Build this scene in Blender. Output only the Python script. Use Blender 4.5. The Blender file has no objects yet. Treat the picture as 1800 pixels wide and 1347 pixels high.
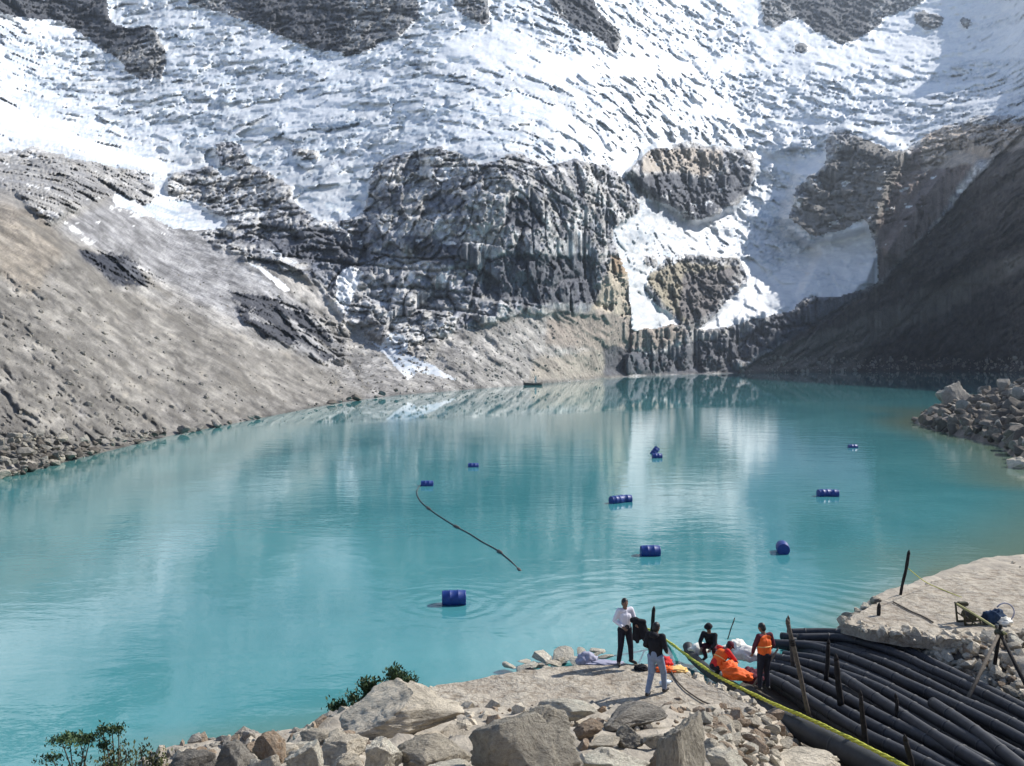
import bpy, bmesh, math, random
import numpy as np
from mathutils import Vector, Matrix, Euler, Quaternion

# ------------------------------------------------------------------ camera, sky, sun
scene = bpy.context.scene
CAMH = 9.0          # eye height over the lake
F = 1500.0          # focal length in photo pixels (photo 1800 x 1347)
HZ = 632.0          # horizon row in photo pixels
cam_d = bpy.data.cameras.new("camera"); cam = bpy.data.objects.new("camera", cam_d)
scene.collection.objects.link(cam); scene.camera = cam
cam_d.sensor_width = 36.0; cam_d.lens = 36.0 * F / 1800.0
cam_d.clip_start = 0.1; cam_d.clip_end = 20000
PITCH = math.atan((673.5 - HZ) / F)
cam.location = (0, 0, CAMH); cam.rotation_euler = (math.pi / 2 - PITCH, 0, 0)

SUN_EL = math.radians(40); SUN_DIR2 = Vector((0.92, 0.40)).normalized()
sun_vec = Vector((SUN_DIR2.x * math.cos(SUN_EL), SUN_DIR2.y * math.cos(SUN_EL), math.sin(SUN_EL)))
world = bpy.data.worlds.new("World"); scene.world = world; world.use_nodes = True
wn = world.node_tree; wn.nodes.clear()
wo = wn.nodes.new('ShaderNodeOutputWorld'); wb = wn.nodes.new('ShaderNodeBackground'); ws = wn.nodes.new('ShaderNodeTexSky')
ws.sky_type = 'NISHITA'; ws.sun_disc = False; ws.sun_elevation = SUN_EL
ws.sun_rotation = math.atan2(SUN_DIR2.x, SUN_DIR2.y); ws.altitude = 4000; ws.air_density = 1.0; ws.dust_density = 1.0
wb.inputs[1].default_value = 0.12
wn.links.new(ws.outputs[0], wb.inputs[0]); wn.links.new(wb.outputs[0], wo.inputs[0])
sl = bpy.data.lights.new("sun", 'SUN'); so = bpy.data.objects.new("sun", sl); scene.collection.objects.link(so)
sl.energy = 4.8; sl.angle = math.radians(0.5); sl.color = (1.0, 0.96, 0.89)
so.rotation_euler = sun_vec.to_track_quat('Z', 'Y').to_euler(); so.location = (30, 10, 60)
scene.view_settings.view_transform = 'Standard'; scene.view_settings.look = 'None'
scene.view_settings.exposure = 0.75; scene.view_settings.gamma = 1.0
scene.render.engine = 'CYCLES'
scene.cycles.max_bounces = 6; scene.cycles.diffuse_bounces = 3; scene.cycles.glossy_bounces = 3
scene.cycles.caustics_reflective = False; scene.cycles.caustics_refractive = False

COL = scene.collection
cP, sP = math.cos(PITCH), math.sin(PITCH)

def ray(px, py):
    """direction of the photo pixel, scaled so that its y (depth) component is 1"""
    u = (px - 900.0) / F; v = (673.5 - py) / F
    y = cP + v * sP; z = v * cP - sP
    return u / y, z / y
def P(px, py, z=0.0):
    u, e = ray(px, py); d = (z - CAMH) / e
    return Vector((u * d, d, z))
def PD(px, py, d):
    u, e = ray(px, py)
    return Vector((u * d, d, CAMH + e * d))

# ------------------------------------------------------------------ noise in numpy
_rs = np.random.RandomState(7)
_perm = _rs.permutation(256).astype(np.int64); _perm = np.concatenate([_perm, _perm, _perm])
_grad = _rs.normal(size=(256, 3)); _grad /= np.linalg.norm(_grad, axis=1)[:, None]
def perlin(x, y, z):
    xi = np.floor(x).astype(np.int64); yi = np.floor(y).astype(np.int64); zi = np.floor(z).astype(np.int64)
    xf, yf, zf = x - xi, y - yi, z - zi; xi &= 255; yi &= 255; zi &= 255
    u = xf**3*(xf*(xf*6-15)+10); v = yf**3*(yf*(yf*6-15)+10); w = zf**3*(zf*(zf*6-15)+10)
    out = 0
    for dx in (0, 1):
        for dy in (0, 1):
            for dz in (0, 1):
                g = _grad[_perm[_perm[_perm[xi+dx]+yi+dy]+zi+dz]]
                d = g[..., 0]*(xf-dx) + g[..., 1]*(yf-dy) + g[..., 2]*(zf-dz)
                out = out + d*(u if dx else 1-u)*(v if dy else 1-v)*(w if dz else 1-w)
    return out*1.6
def fbm(x, y, z, octv=4, gain=0.5, lac=2.03):
    s = 0; a = 1.0; t = 0
    for i in range(octv):
        s = s + a*perlin(x+i*17.3, y+i*5.1, z+i*9.7); t += a; a *= gain; x = x*lac; y = y*lac; z = z*lac
    return s/t
def ridged(x, y, z, octv=4, gain=0.5):
    s = 0; a = 1.0; t = 0
    for i in range(octv):
        s = s + a*(1-2*np.abs(perlin(x+i*11.3, y+i*3.1, z+i*7.7))); t += a; a *= gain; x = x*2.1; y = y*2.1; z = z*2.1
    return s/t
def cells(x, y, z, seed=0):
    """cell noise: F1 distance, random value of the nearest cell"""
    xi = np.floor(x).astype(np.int64); yi = np.floor(y).astype(np.int64); zi = np.floor(z).astype(np.int64)
    best = np.full(x.shape, 9.0); b2 = np.full(x.shape, 9.0); val = np.zeros(x.shape)
    rnd = np.random.RandomState(100+seed).rand(256, 4)
    for dx in (-1, 0, 1):
        for dy in (-1, 0, 1):
            for dz in (-1, 0, 1):
                h = _perm[_perm[_perm[(xi+dx) & 255]+((yi+dy) & 255)]+((zi+dz) & 255)]
                r = rnd[h]
                d = (xi+dx+r[..., 0]-x)**2 + (yi+dy+r[..., 1]-y)**2 + (zi+dz+r[..., 2]-z)**2
                c = d < best; b2 = np.where(c, best, np.minimum(b2, d)); val = np.where(c, r[..., 3], val); best = np.where(c, d, best)
    return np.sqrt(best), np.sqrt(b2), val
def facets(x, y, z, seed=0, tilt=1.0):
    """broken rock: every cell is a tilted plane, so neighbours meet in sharp steps and edges; returns height, cell value"""
    xi = np.floor(x).astype(np.int64); yi = np.floor(y).astype(np.int64); zi = np.floor(z).astype(np.int64)
    best = np.full(x.shape, 9.0); out = np.zeros(x.shape); val = np.zeros(x.shape); edge = np.full(x.shape, 9.0)
    R_ = np.random.RandomState(500+seed); rnd = R_.rand(256, 4); gr = R_.normal(size=(256, 3))
    for dx in (-1, 0, 1):
        for dy in (-1, 0, 1):
            for dz in (-1, 0, 1):
                h = _perm[_perm[_perm[(xi+dx) & 255]+((yi+dy) & 255)]+((zi+dz) & 255)]
                r = rnd[h]; g = gr[h]
                ax = x-(xi+dx+r[..., 0]); ay = y-(yi+dy+r[..., 1]); az = z-(zi+dz+r[..., 2]); d = ax*ax+ay*ay+az*az
                c = d < best; edge = np.where(c, best, np.minimum(edge, d)); best = np.where(c, d, best); val = np.where(c, r[..., 3], val)
                out = np.where(c, (r[..., 3]-.5) + tilt*.5*(ax*g[..., 0]+ay*g[..., 1]+az*g[..., 2]), out)
    return out, val, np.sqrt(edge)-np.sqrt(best)
def inpoly(px, py, poly):
    inside = np.zeros(px.shape, bool); n = len(poly); j = n-1
    for i in range(n):
        xi, yi = poly[i]; xj, yj = poly[j]
        if yi != yj:
            c = ((yi > py) != (yj > py)) & (px < (xj-xi)*(py-yi)/(yj-yi)+xi)
            inside ^= c
        j = i
    return inside
def smooth(m, n):
    m = m.astype(float)
    for _ in range(n):
        p = np.pad(m, 1, mode='edge'); m = (p[2:, 1:-1]+p[:-2, 1:-1]+p[1:-1, 2:]+p[1:-1, :-2]+m*2)/6
    return m
def sstep(a, b, x):
    t = np.clip((x-a)/(b-a), 0, 1); return t*t*(3-2*t)

# ------------------------------------------------------------------ material helpers
def new_mat(name):
    m = bpy.data.materials.new(name); m.use_nodes = True; nt = m.node_tree
    b = nt.nodes['Principled BSDF']; return m, nt, b
def N(nt, typ, **kw):
    n = nt.nodes.new(typ)
    for k, v in kw.items():
        if k.startswith('i_'): n.inputs[int(k[2:])].default_value = v
        else: setattr(n, k, v)
    return n
def texco(nt, out='Object', scale=(1, 1, 1)):
    t = N(nt, 'ShaderNodeTexCoord'); mp = N(nt, 'ShaderNodeMapping'); mp.inputs['Scale'].default_value = scale
    nt.links.new(t.outputs[out], mp.inputs[0]); return mp.outputs[0]
def noise(nt, vec, scale, detail=6, rough=0.6, dist=0.0):
    n = N(nt, 'ShaderNodeTexNoise'); n.inputs['Scale'].default_value = scale; n.inputs['Detail'].default_value = detail
    n.inputs['Roughness'].default_value = rough; n.inputs['Distortion'].default_value = dist
    nt.links.new(vec, n.inputs['Vector']); return n.outputs['Fac']
def ramp(nt, fac, stops, interp='LINEAR'):
    r = N(nt, 'ShaderNodeValToRGB'); r.color_ramp.interpolation = interp
    e = r.color_ramp.elements
    while len(e) < len(stops): e.new(0.5)
    for k, (p, c) in enumerate(stops):
        e[k].position = p; e[k].color = (*c, 1) if len(c) == 3 else c
    nt.links.new(fac, r.inputs[0]); return r.outputs[0]
def mix(nt, fac, a, b, mode='MIX'):
    m = N(nt, 'ShaderNodeMix', data_type='RGBA', blend_type=mode)
    for s, v in ((m.inputs[0], fac), (m.inputs[6], a), (m.inputs[7], b)):
        if isinstance(v, (int, float)): s.default_value = v
        elif isinstance(v, tuple): s.default_value = (*v, 1)
        else: nt.links.new(v, s)
    return m.outputs[2]
def math_(nt, op, a, b=0.0, clamp=False):
    m = N(nt, 'ShaderNodeMath', operation=op, use_clamp=clamp)
    for s, v in ((m.inputs[0], a), (m.inputs[1], b)):
        if isinstance(v, (int, float)): s.default_value = v
        else: nt.links.new(v, s)
    return m.outputs[0]
def bump(nt, b, h, strength, dist, prev=None):
    n = N(nt, 'ShaderNodeBump'); n.inputs['Strength'].default_value = strength; n.inputs['Distance'].default_value = dist
    nt.links.new(h, n.inputs['Height'])
    if prev is not None: nt.links.new(prev, n.inputs['Normal'])
    if b is not None: nt.links.new(n.outputs[0], b.inputs['Normal'])
    return n.outputs[0]
def attr(nt, name):
    a = N(nt, 'ShaderNodeAttribute'); a.attribute_name = name; return a

def terrain_mat(name, rough=0.9, s=1.0, contrast=0.35, bumpd=1.0, bstr=0.7, stretch=(1, 1, 1), spec=0.25):
    m, nt, b = new_mat(name)
    v = texco(nt, 'Object', stretch); t = attr(nt, 'tint')
    n1 = noise(nt, v, 0.09*s, 10, 0.68, 0.4); n2 = noise(nt, v, 0.7*s, 8, 0.7)
    vo = N(nt, 'ShaderNodeTexVoronoi'); vo.inputs['Scale'].default_value = 0.22*s; nt.links.new(v, vo.inputs['Vector'])
    lo, hi = 1-contrast, 1+contrast
    c1 = ramp(nt, n1, [(0.32, (lo, lo, lo*1.02)), (0.68, (hi, hi, hi*0.98))])
    c2 = ramp(nt, n2, [(0.3, (lo+.1,)*3), (0.7, (hi-.05,)*3)])
    c = mix(nt, 1.0, t.outputs['Color'], c1, 'MULTIPLY'); c = mix(nt, 1.0, c, c2, 'MULTIPLY')
    nt.links.new(c, b.inputs['Base Color'])
    b.inputs['Roughness'].default_value = rough; b.inputs['Specular IOR Level'].default_value = spec
    p = bump(nt, None, n2, bstr, 0.5*bumpd); p = bump(nt, None, vo.outputs['Distance'], bstr*0.6, 1.0*bumpd, p)
    bump(nt, b, n1, bstr*0.7, 3.0*bumpd, p)
    return m

# ------------------------------------------------------------------ object helpers
def link(o, parent=None):
    COL.objects.link(o)
    if parent is not None: o.parent = parent
    return o
def tag(o, label=None, cat=None, group=None, kind=None):
    if label: o['label'] = label
    if cat: o['category'] = cat
    if group: o['group'] = group
    if kind: o['kind'] = kind
    return o
def empty(name, loc=(0, 0, 0), rz=0.0):
    o = bpy.data.objects.new(name, None); o.location = loc; o.rotation_euler = (0, 0, rz); o.empty_display_size = .2
    return link(o)
def obj(name, bm, mat, parent=None, sm=True):
    me = bpy.data.meshes.new(name); bm.normal_update(); bm.to_mesh(me); bm.free()
    for m in (mat if isinstance(mat, (list, tuple)) else [mat]): me.materials.append(m)
    if sm: me.polygons.foreach_set('use_smooth', [True]*len(me.polygons))
    return link(bpy.data.objects.new(name, me), parent)
def grid_object(name, verts, quads, mat, attrs=None, sm=True):
    me = bpy.data.meshes.new(name)
    me.vertices.add(len(verts)); me.vertices.foreach_set('co', verts.astype(np.float32).ravel())
    me.loops.add(len(quads)*4); me.loops.foreach_set('vertex_index', quads.astype(np.int32).ravel())
    me.polygons.add(len(quads)); me.polygons.foreach_set('loop_start', np.arange(0, len(quads)*4, 4, dtype=np.int32))
    me.polygons.foreach_set('loop_total', np.full(len(quads), 4, np.int32))
    me.polygons.foreach_set('use_smooth', np.full(len(quads), sm))
    for an, av in (attrs or {}).items():
        if av.ndim == 2:
            a = me.attributes.new(an, 'FLOAT_COLOR', 'POINT'); c = np.ones((len(verts), 4), np.float32); c[:, :3] = av
            a.data.foreach_set('color', c.ravel())
        else:
            a = me.attributes.new(an, 'FLOAT', 'POINT'); a.data.foreach_set('value', av.astype(np.float32))
    me.materials.append(mat); me.update(calc_edges=True); me.validate()
    return link(bpy.data.objects.new(name, me))
def submesh(verts, quads, sel, attrs):
    q = quads[sel]; used = np.unique(q); idx = np.full(len(verts), -1); idx[used] = np.arange(len(used))
    return verts[used], idx[q], {k: v[used] for k, v in attrs.items()}

# ------------------------------------------------------------------ the mountain basin round the lake
SH = np.array([(-1500, 1080), (-500, 947), (-200, 884), (0, 841), (60, 827), (135, 807), (300, 766), (420, 743), (560, 715), (620, 705), (700, 695),
      (800, 687), (850, 683), (930, 677), (1000, 671), (1060, 665), (1150, 660), (1300, 656), (1500, 653.5), (1690, 651.5), (1800, 656), (2000, 672), (2500, 720), (3200, 800)], float)
AN = [(0,700,80),(0,500,116),(0,350,173),(200,700,100),(200,450,192),(400,550,216),(400,650,153),(600,650,246),(-300,300,117),(-300,600,72),(-300,0,300),
 (100,350,215),(300,390,330),(200,300,360),(0,280,290),(0,200,390),(0,50,560),(300,200,470),(300,50,640),(500,390,345),(600,480,325),(600,300,395),(600,150,510),(600,0,700),
 (740,600,290),(900,560,335),(900,430,352),(900,300,378),(900,200,460),(900,0,700),(1080,600,430),(1080,450,455),(1080,300,500),(1080,200,580),(1200,580,530),(1200,480,580),(1200,380,640),
 (1200,260,690),(1200,100,890),(1200,0,1060),(1400,580,600),(1400,400,720),(1450,330,760),(1450,240,820),(1450,100,1010),(1500,0,1250),(1650,0,1200),(1700,150,900),(1700,240,730),
 (1600,500,640),(1800,600,575),(1800,400,600),(1800,240,640),(1800,150,800),(1800,0,1000),(2000,600,350),(2000,300,420),(2000,100,480),(2000,-100,560),(2500,300,210),(2500,-300,320),
 (900,-450,1300),(0,-450,1100),(1500,-450,1800),(2200,-450,700),(-500,-450,480),(600,-200,950),(1200,-200,1350),(3200,0,200),(3200,-450,260),(-1500,300,60),(-1500,-450,160)]
def shore_py(px): return np.interp(px, SH[:, 0], SH[:, 1])
def shore_D(px):
    py = shore_py(px); v = (673.5-py)/F; return -CAMH/((v*cP-sP)/(cP+v*sP))
apx = np.array([a[0] for a in AN] + [s[0] for s in SH], float); apy = np.array([a[1] for a in AN] + [s[1] for s in SH], float)
aD = np.array([a[2] for a in AN] + list(shore_D(SH[:, 0])), float)
A = np.stack([apx/300, apy/300], 1)
def kern(r2): return 0.5*r2*np.log(r2+1e-9)
n_ = len(A); K = np.zeros((n_+3, n_+3)); K[:n_, :n_] = kern(((A[:, None]-A[None])**2).sum(-1)) + np.eye(n_)*0.004
K[:n_, n_] = 1; K[n_, :n_] = 1; K[:n_, n_+1:] = A; K[n_+1:, :n_] = A.T
W = np.linalg.solve(K, np.concatenate([np.log(aD), np.zeros(3)]))
def baseD(px, py):
    x = px.ravel()/300; y = py.ravel()/300; out = np.full(x.shape, W[n_]) + W[n_+1]*x + W[n_+2]*y
    for i in range(n_): out += W[i]*kern((x-A[i, 0])**2+(y-A[i, 1])**2)
    return np.exp(out).reshape(px.shape)

STEP = 2.1
cx = np.concatenate([np.arange(-1400, -60, 20), np.arange(-60, 1860, STEP), np.arange(1862, 3100, 14)])
NR = 330
tv = np.concatenate([np.linspace(0, 1, NR), 1+np.linspace(0.02, 1, 46)])         # 0 shore, 1 = row -14, 2 = row -450
PX = np.repeat(cx[None], len(tv), 0); S = shore_py(cx)[None]
T = tv[:, None]
PY = np.where(T <= 1, S + (-14-S)*T, -14 - 436*(T-1)) + 0*PX
D = baseD(PX, PY)
D[0] = shore_D(cx)
D = np.maximum.accumulate(D, 0)
u_ = (PX-900)/F; v_ = (673.5-PY)/F; yy = cP+v_*sP; U = u_/yy; E = (v_*cP-sP)/yy
def pos(D): return U*D, D+0*U, CAMH+E*D
X0, Y0, Z0 = pos(D)

# --- zones, drawn on the slope the photo shows (edges broken up by noise)
wx = 9*fbm(PX*.018, PY*.018, 0*PX+3.3, 4, .6); wy = 9*fbm(PX*.018, PY*.018, 0*PX+8.3, 4, .6)
wx2 = wx + 5*fbm(PX*.09, PY*.09, 0*PX+1.3, 3, .6); wy2 = wy + 5*fbm(PX*.09, PY*.09, 0*PX+5.3, 3, .6)
def zone(poly, w=1.0): return inpoly(PX+wx2*w, PY+wy2*w, poly)
ICE = [(-3000,-900),(4000,-900),(4000,60),(2100,60),(1900,150),(1800,203),(1720,205),(1660,222),(1600,262),(1560,265),(1530,250),(1500,235),(1480,228),(1452,240),(1450,290),(1400,330),(1380,380),
 (1420,415),(1440,420),(1520,385),(1540,440),(1545,500),(1480,520),(1420,520),(1390,548),(1340,560),(1290,575),(1215,582),(1260,545),(1310,495),(1290,455),(1230,448),(1180,462),(1145,480),(1130,500),
 (1150,530),(1200,572),(1110,585),(1105,500),(1082,440),(1075,400),(1110,385),(1125,375),(1118,345),(1092,310),(1060,292),(1010,282),(960,292),(900,268),(850,290),(800,270),(760,258),(700,272),(655,290),(650,330),(640,372),(615,392),
 (560,388),(510,350),(470,320),(440,300),(400,312),(370,292),(335,300),(300,305),(292,345),(350,360),(405,397),(350,408),(300,400),(260,382),(200,362),(193,340),(250,360),(272,350),(262,310),
 (235,300),(150,288),(60,262),(0,268),(-600,150),(-1400,-100)]
ISL = [[(1098,310),(1115,285),(1150,262),(1200,250),(1260,258),(1320,268),(1330,300),(1320,335),(1290,365),(1240,386),(1205,385),(1180,362),(1130,347)],
 [(-60,-30),(-60,20),(30,32),(100,35),(150,62),(190,92),(240,140),(285,142),(292,95),(262,42),(225,55),(190,40),(180,-30)],
 [(318,-60),(330,8),(380,20),(440,42),(500,66),(560,88),(620,100),(660,80),(700,62),(738,30),(725,-60)],
 [(788,-60),(800,18),(850,50),(862,30),(842,-60)],[(955,-60),(972,20),(1005,45),(1040,62),(1083,96),(1096,60),(1050,22),(1020,-60)],
 [(1328,-60),(1340,42),(1362,52),(1400,22),(1420,42),(1450,70),(1480,80),(1520,62),(1560,32),(1620,8),(1650,-60)],[(1603,34),(1622,20),(1662,33),(1652,50),(1625,56)],
 [(1680,35),(1700,30),(1715,42),(1695,50)],[(1720,-20),(1800,-60),(1800,0)],[(500,262),(560,268),(560,282),(530,280)],[(380,250),(420,255),(440,290),(520,330),(500,345),(440,312),(380,285)],[(1395,80),(1415,76),(1420,92),(1400,92)]]
PATCH = [[(590,490),(600,475),(615,468),(640,480),(625,505),(612,548),(590,535)],[(650,600),(668,610),(690,580),(714,598),(715,622),(752,640),(805,672),(770,664),(732,655),(716,670),(690,640)],
 [(468,440),(480,440),(520,466),(505,465)],[(430,460),(455,470),(512,510),(500,515),(470,490)]]
patchy0 = fbm(PX*.07, PY*.07, 0*PX+2.7, 4, .7)
ice = zone(ICE)
for p_ in ISL: ice &= ~zone(p_, .8)
patch = np.zeros_like(ice)
for p_ in PATCH: patch |= zone(p_, .45)
# thin snow left on ledges of the upper rocks and rock showing through at the lower edge of the ice
ledge = fbm(PX*.03, PY*.09, 0*PX+4.4, 4, .65)
rim = smooth(ice, 14)
ice = np.where((rim > .05) & (rim < .98), ((rim-.5)*1.6+ledge*0.95) > 0, ice)
up = (PY < 215) & (PX < 1350)
ice |= up & ~ice & (fbm(PX*.04, PY*.10, 0*PX+9.4, 4, .65) > .44)
dirt = zone([(1140,490),(1195,470),(1300,452),(1314,490),(1266,545),(1224,584),(1203,578),(1156,536),(1132,512)], .8) | (zone([(1130,450),(1210,450),(1200,540),(1150,530)], 1) & (patchy0 > .02))
ice &= ~dirt

cragA = zone([(560,455),(700,460),(980,470),(975,548),(800,560),(745,640),(690,600),(600,560)], 2) | zone([(400,512),(470,520),(565,550),(612,575),(612,640),(575,636),(540,628),(480,595),(430,565)], .9) | zone([(130,435),(235,445),(300,500),(250,505),(190,490)], .9) | zone([(560,470),(700,470),(900,520),(900,560),(720,585),(600,560)], 1)
lscree = zone([(-3000,330),(-10,330),(40,350),(85,395),(150,440),(200,500),(330,545),(420,590),(560,640),(640,690),(640,900),(-3000,1400)], 1.2)
greyscree = zone([(80,395),(190,345),(320,395),(430,455),(560,500),(600,560),(700,610),(960,540),(1060,560),(1100,590),(1100,680),(560,730),(420,640),(150,480)], 1.2)
rwall = zone([(1290,660),(1380,600),(1440,560),(1545,500),(1640,400),(1720,310),(1800,225),(1900,130),(2200,40),(4000,-60),(4000,1400),(1290,1400)], .9)
scree = np.where((lscree | greyscree | rwall) & ~cragA, 1.0, 0.0)
scree = smooth(scree, 10)
icef = smooth(ice, 5)

# --- relief: every displacement runs along the sight line of its vertex, so the layout keeps its place
Lx, Ly, Lz = X0*.01, Y0*.01, Z0*.01
fade = sstep(0, 16, (S-PY)) ; big = np.clip(D/450, .3, 2.2)
warp = 0.5*fbm(Lx*2, Ly*2, Lz*2, 3)
rib = ridged(Lx*4.5+warp, Ly*3+warp, Lz*1.6, 4, .55)
blk1 = cells(Lx*7+warp, Ly*4, Lz*7, 1); blk2 = cells(Lx*18+warp, Ly*9, Lz*13, 2); blk3 = cells(Lx*38, Ly*20, Lz*30, 5)
blk4 = cells(Lx*30+warp*.3, Ly*16, Lz*11, 8)
fa = facets(Lx*6+warp*.6, Ly*3.5, Lz*4+warp*.4, 1, 1.2); fb = facets(Lx*15+warp*.5, Ly*8, Lz*9, 2, 1.3); fc = facets(Lx*34, Ly*18, Lz*22, 3, 1.3); fd = facets(Lx*70, Ly*36, Lz*50, 4, 1.2)
crk = np.abs(perlin(Lx*9+warp, Ly*5, Lz*2.2)) ; crk2 = np.abs(perlin(Lx*20+warp, Ly*9, Lz*6+3)); lgd = np.abs(perlin(Lx*1.5, Ly*1.5, Lz*9+warp))
cliff = -4*rib + 10*fa[0] + 4.4*fb[0] + 2.8*fc[0] + 1.5*fd[0] + 3.5*(crk < .04) + 1.2*(crk2 < .03) - 5*sstep(.0, .12, lgd) - 2.0*fbm(Lx*14, Ly*10, Lz*9, 4, .65)
acr = lambda k: (PX+wx*1.5)*-.60*k + (PY+wy*1.5)*.80; alo = lambda k: (PX+wx*1.5)*.80 + k*(PY+wy*1.5)*.60
left_side = PX < 1230
AC = np.where(left_side, acr(1), (PX+wx*1.5)*.62+(PY+wy*1.5)*.78); AL = np.where(left_side, alo(1), (PX+wx*1.5)*.78-(PY+wy*1.5)*.62)
gul = ridged(AL*.0035, AC*.020, 0*AC+2.2, 4, .55)
gul2 = fbm(AL*.011, AC*.075, 0*AC+6.1, 5, .62); mes = fbm(AL*.03, AC*.05, 0*AC+3.1, 5, .7)
scr = np.where(rwall, 1.9, 1.0)*(2.6*fbm(Lx*5, Ly*5, Lz*5, 5, .65) + 6.5*np.maximum(gul-.1, 0) + 3.4*gul2 + 1.3*mes + .9*fc[0]*(mes > .12)) + 1.2*(cells(Lx*22, Ly*22, Lz*22, 3)[2]-.5)*(fbm(Lx*3, Ly*3, Lz*3, 3) > .12)
warp2 = 0.6*fbm(Lx*3, Ly*3, Lz*3, 3)
s1 = cells(Lx*9+warp2, Ly*5+warp2, Lz*10+warp2, 4); s2 = cells(Lx*22+warp2, Ly*12, Lz*24+warp2, 6); s3 = cells(Lx*46, Ly*24, Lz*48, 7)
smo = sstep(.05, .35, fbm(Lx*1.1, Ly*1.1, Lz*2.2+4, 3))     # calm snow fields among the seracs
smo = np.maximum(smo, smooth(zone([(1220,580),(1440,420),(1520,385),(1545,500),(1400,545)], .5) | zone([(780,75),(980,95),(1300,105),(1800,40),(1800,100),(1480,120),(1100,135),(760,120)], .8) | zone([(1240,-40),(1340,100),(1500,110),(1800,20),(1800,-60)], .8), 6))
sf = fbm(Lx*10+warp2, Ly*7, Lz*12, 6, .72); sf2 = ridged(Lx*22, Ly*14, Lz*26, 3, .6)
ga = facets(Lx*7+warp2, Ly*5, Lz*8+warp2, 11, 1.3); gb_ = facets(Lx*17+warp2, Ly*9, Lz*20, 12, 1.3); gc = facets(Lx*40, Ly*20, Lz*46, 13, 1.2)
serA = np.clip(.55+1.6*fbm(Lx*1.4, Ly*1.2, Lz*2.2+7, 3), .15, 1.3)
ser = 4.8*ga[0]*(1-.6*smo) + (1-.8*smo)*serA*(2.3*gb_[0] + .9*gc[0]) + (1-.65*smo)*(0.0*3.0*(s1[2]-.5) + 3.0*(s2[2]-.5) + 0*(s3[2]-.5) + 6.5*fbm(Lx*5+warp2, Ly*4, Lz*6, 4, .55) + .3*sf2) + 10*fbm(Lx*2.4, Ly*2, Lz*3, 3)
ser = np.where(PY > 330, ser*.6, ser)
disp = (cliff*(1-scree)*np.clip(.35+.65*big, 0, 1.3) + scr*scree*np.clip(big*1.3, .22, 1.4))*(1-icef) + ser*icef*np.clip(big, .6, 1.5)
# recesses: the overhung dark walls at the foot of the cliff
for poly, dep in (([(848,460),(900,445),(1040,452),(1042,530),(930,535),(850,520)], 16), ([(622,390),(648,380),(645,460),(622,455)], 12),
                  ([(890,360),(940,340),(955,400),(900,405)], 9), ([(1060,608),(1300,585),(1300,655),(1060,662)], 10), ([(1395,530),(1530,512),(1440,570),(1300,640),(1310,590)], 9), ([(1110,330),(1320,325),(1230,384)], 8)):
    disp = disp + .4*dep*smooth(zone(poly, 1.2), 8)
bigd = 0*disp
for poly, dep, it in (([(1480,215),(1540,235),(1600,262),(1560,330),(1540,400),(1420,430),(1370,385),(1400,310),(1450,270)], -30, 16), ([(1560,270),(1640,240),(1720,200),(1830,190),(1830,400),(1640,500),(1545,440),(1530,380)], -14, 22),
                      ([(1100,300),(1150,255),(1300,262),(1332,300),(1290,370),(1230,390),(1180,362)], -26, 8), ([(1300,300),(1400,260),(1390,330),(1370,400),(1440,440),(1400,520),(1280,480),(1290,380)], 12, 12)):
    bigd = bigd + dep*smooth(zone(poly, .8), it)
disp = disp + bigd
Dd = D + disp*fade*np.where(T > 1, 1-.5*(T-1), 1)
Dd = np.maximum(Dd, D*.86)
Db = D + bigd*fade; Dd = np.maximum(Dd, np.maximum.accumulate(Dd, 0) - (np.maximum.accumulate(Db, 0) - Db)*1.3 - (3.2 + D*.007)*np.where(PY > 500, .62, 1.0))
Xd, Yd, Zd = pos(Dd)
cap = 290 + 4000*sstep(1826, 1804, PX)**2
cap = np.minimum(cap, np.where(T > 1, np.minimum(Zd[NR-1][None]+25, np.where(PX > 1750, 445, 9999)), 9999) + 4000*sstep(1660, 1380, PX))
Zd = np.where(Zd > cap, cap + (Zd-cap)*.03, Zd)
Zd[0] = 0.0

# --- ground colours, with some shade and sunlight painted in
tint = np.empty(PX.shape+(3,)); tint[:] = (.40, .385, .37)
m_ = lambda c: c[..., None]
def lay(mask, col, soft=4, amt=1.0):
    global tint
    f = m_(smooth(mask, soft)*amt) if soft else m_(mask.astype(float)*amt)
    tint = tint*(1-f) + np.array(col)*f
strata = fbm(Lx*.6, Ly*.6, Lz*9, 4, .6)
tint *= m_(1+.35*strata)
patchy = fbm(Lx*6, Ly*6, Lz*6, 4, .6)
tint *= m_(np.clip(1+.9*patchy, .35, 1.7)) * (1 + m_(blk2[2]-.5)*.5) * (1 + m_(blk3[2]-.5)*.75)
lay(fa[1] > .72, (.19, .195, .22), 1, .55); lay(fb[1] > .74, (.13, .14, .17), 0, .6); lay(fb[1] < .14, (.50, .48, .45), 0, .5); tint *= m_(1+.55*(fc[1]-.5)); tint *= m_(np.where(fb[2] < .07, .6, 1.0)); tint *= m_(np.where(crk < .022, .6, 1.0)); tint *= m_(np.where(crk2 < .018, .72, 1.0)); tint *= np.array([.96, .985, 1.03])
lay((blk3[2] > .8), (.42, .40, .37), 0, .6)
lay(greyscree, (.32, .305, .29), 8); lay(zone([(100,400),(200,345),(330,400),(450,470),(560,560),(640,650),(560,640),(400,560),(250,470)], 1.2), (.27, .265, .27), 8)
lay(lscree, (.205, .192, .175), 8); lay(zone([(-60,340),(60,360),(120,440),(60,520),(-60,450)], 1.5), (.235, .20, .16), 14, .6)
strk = np.clip(.5+1.3*gul2+.9*patchy, 0, 1); speck = fbm(Lx*26, Ly*26, Lz*26, 3, .7) + .55*fbm(AL*.03, AC*.30, 0*AC, 3, .7)
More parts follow.
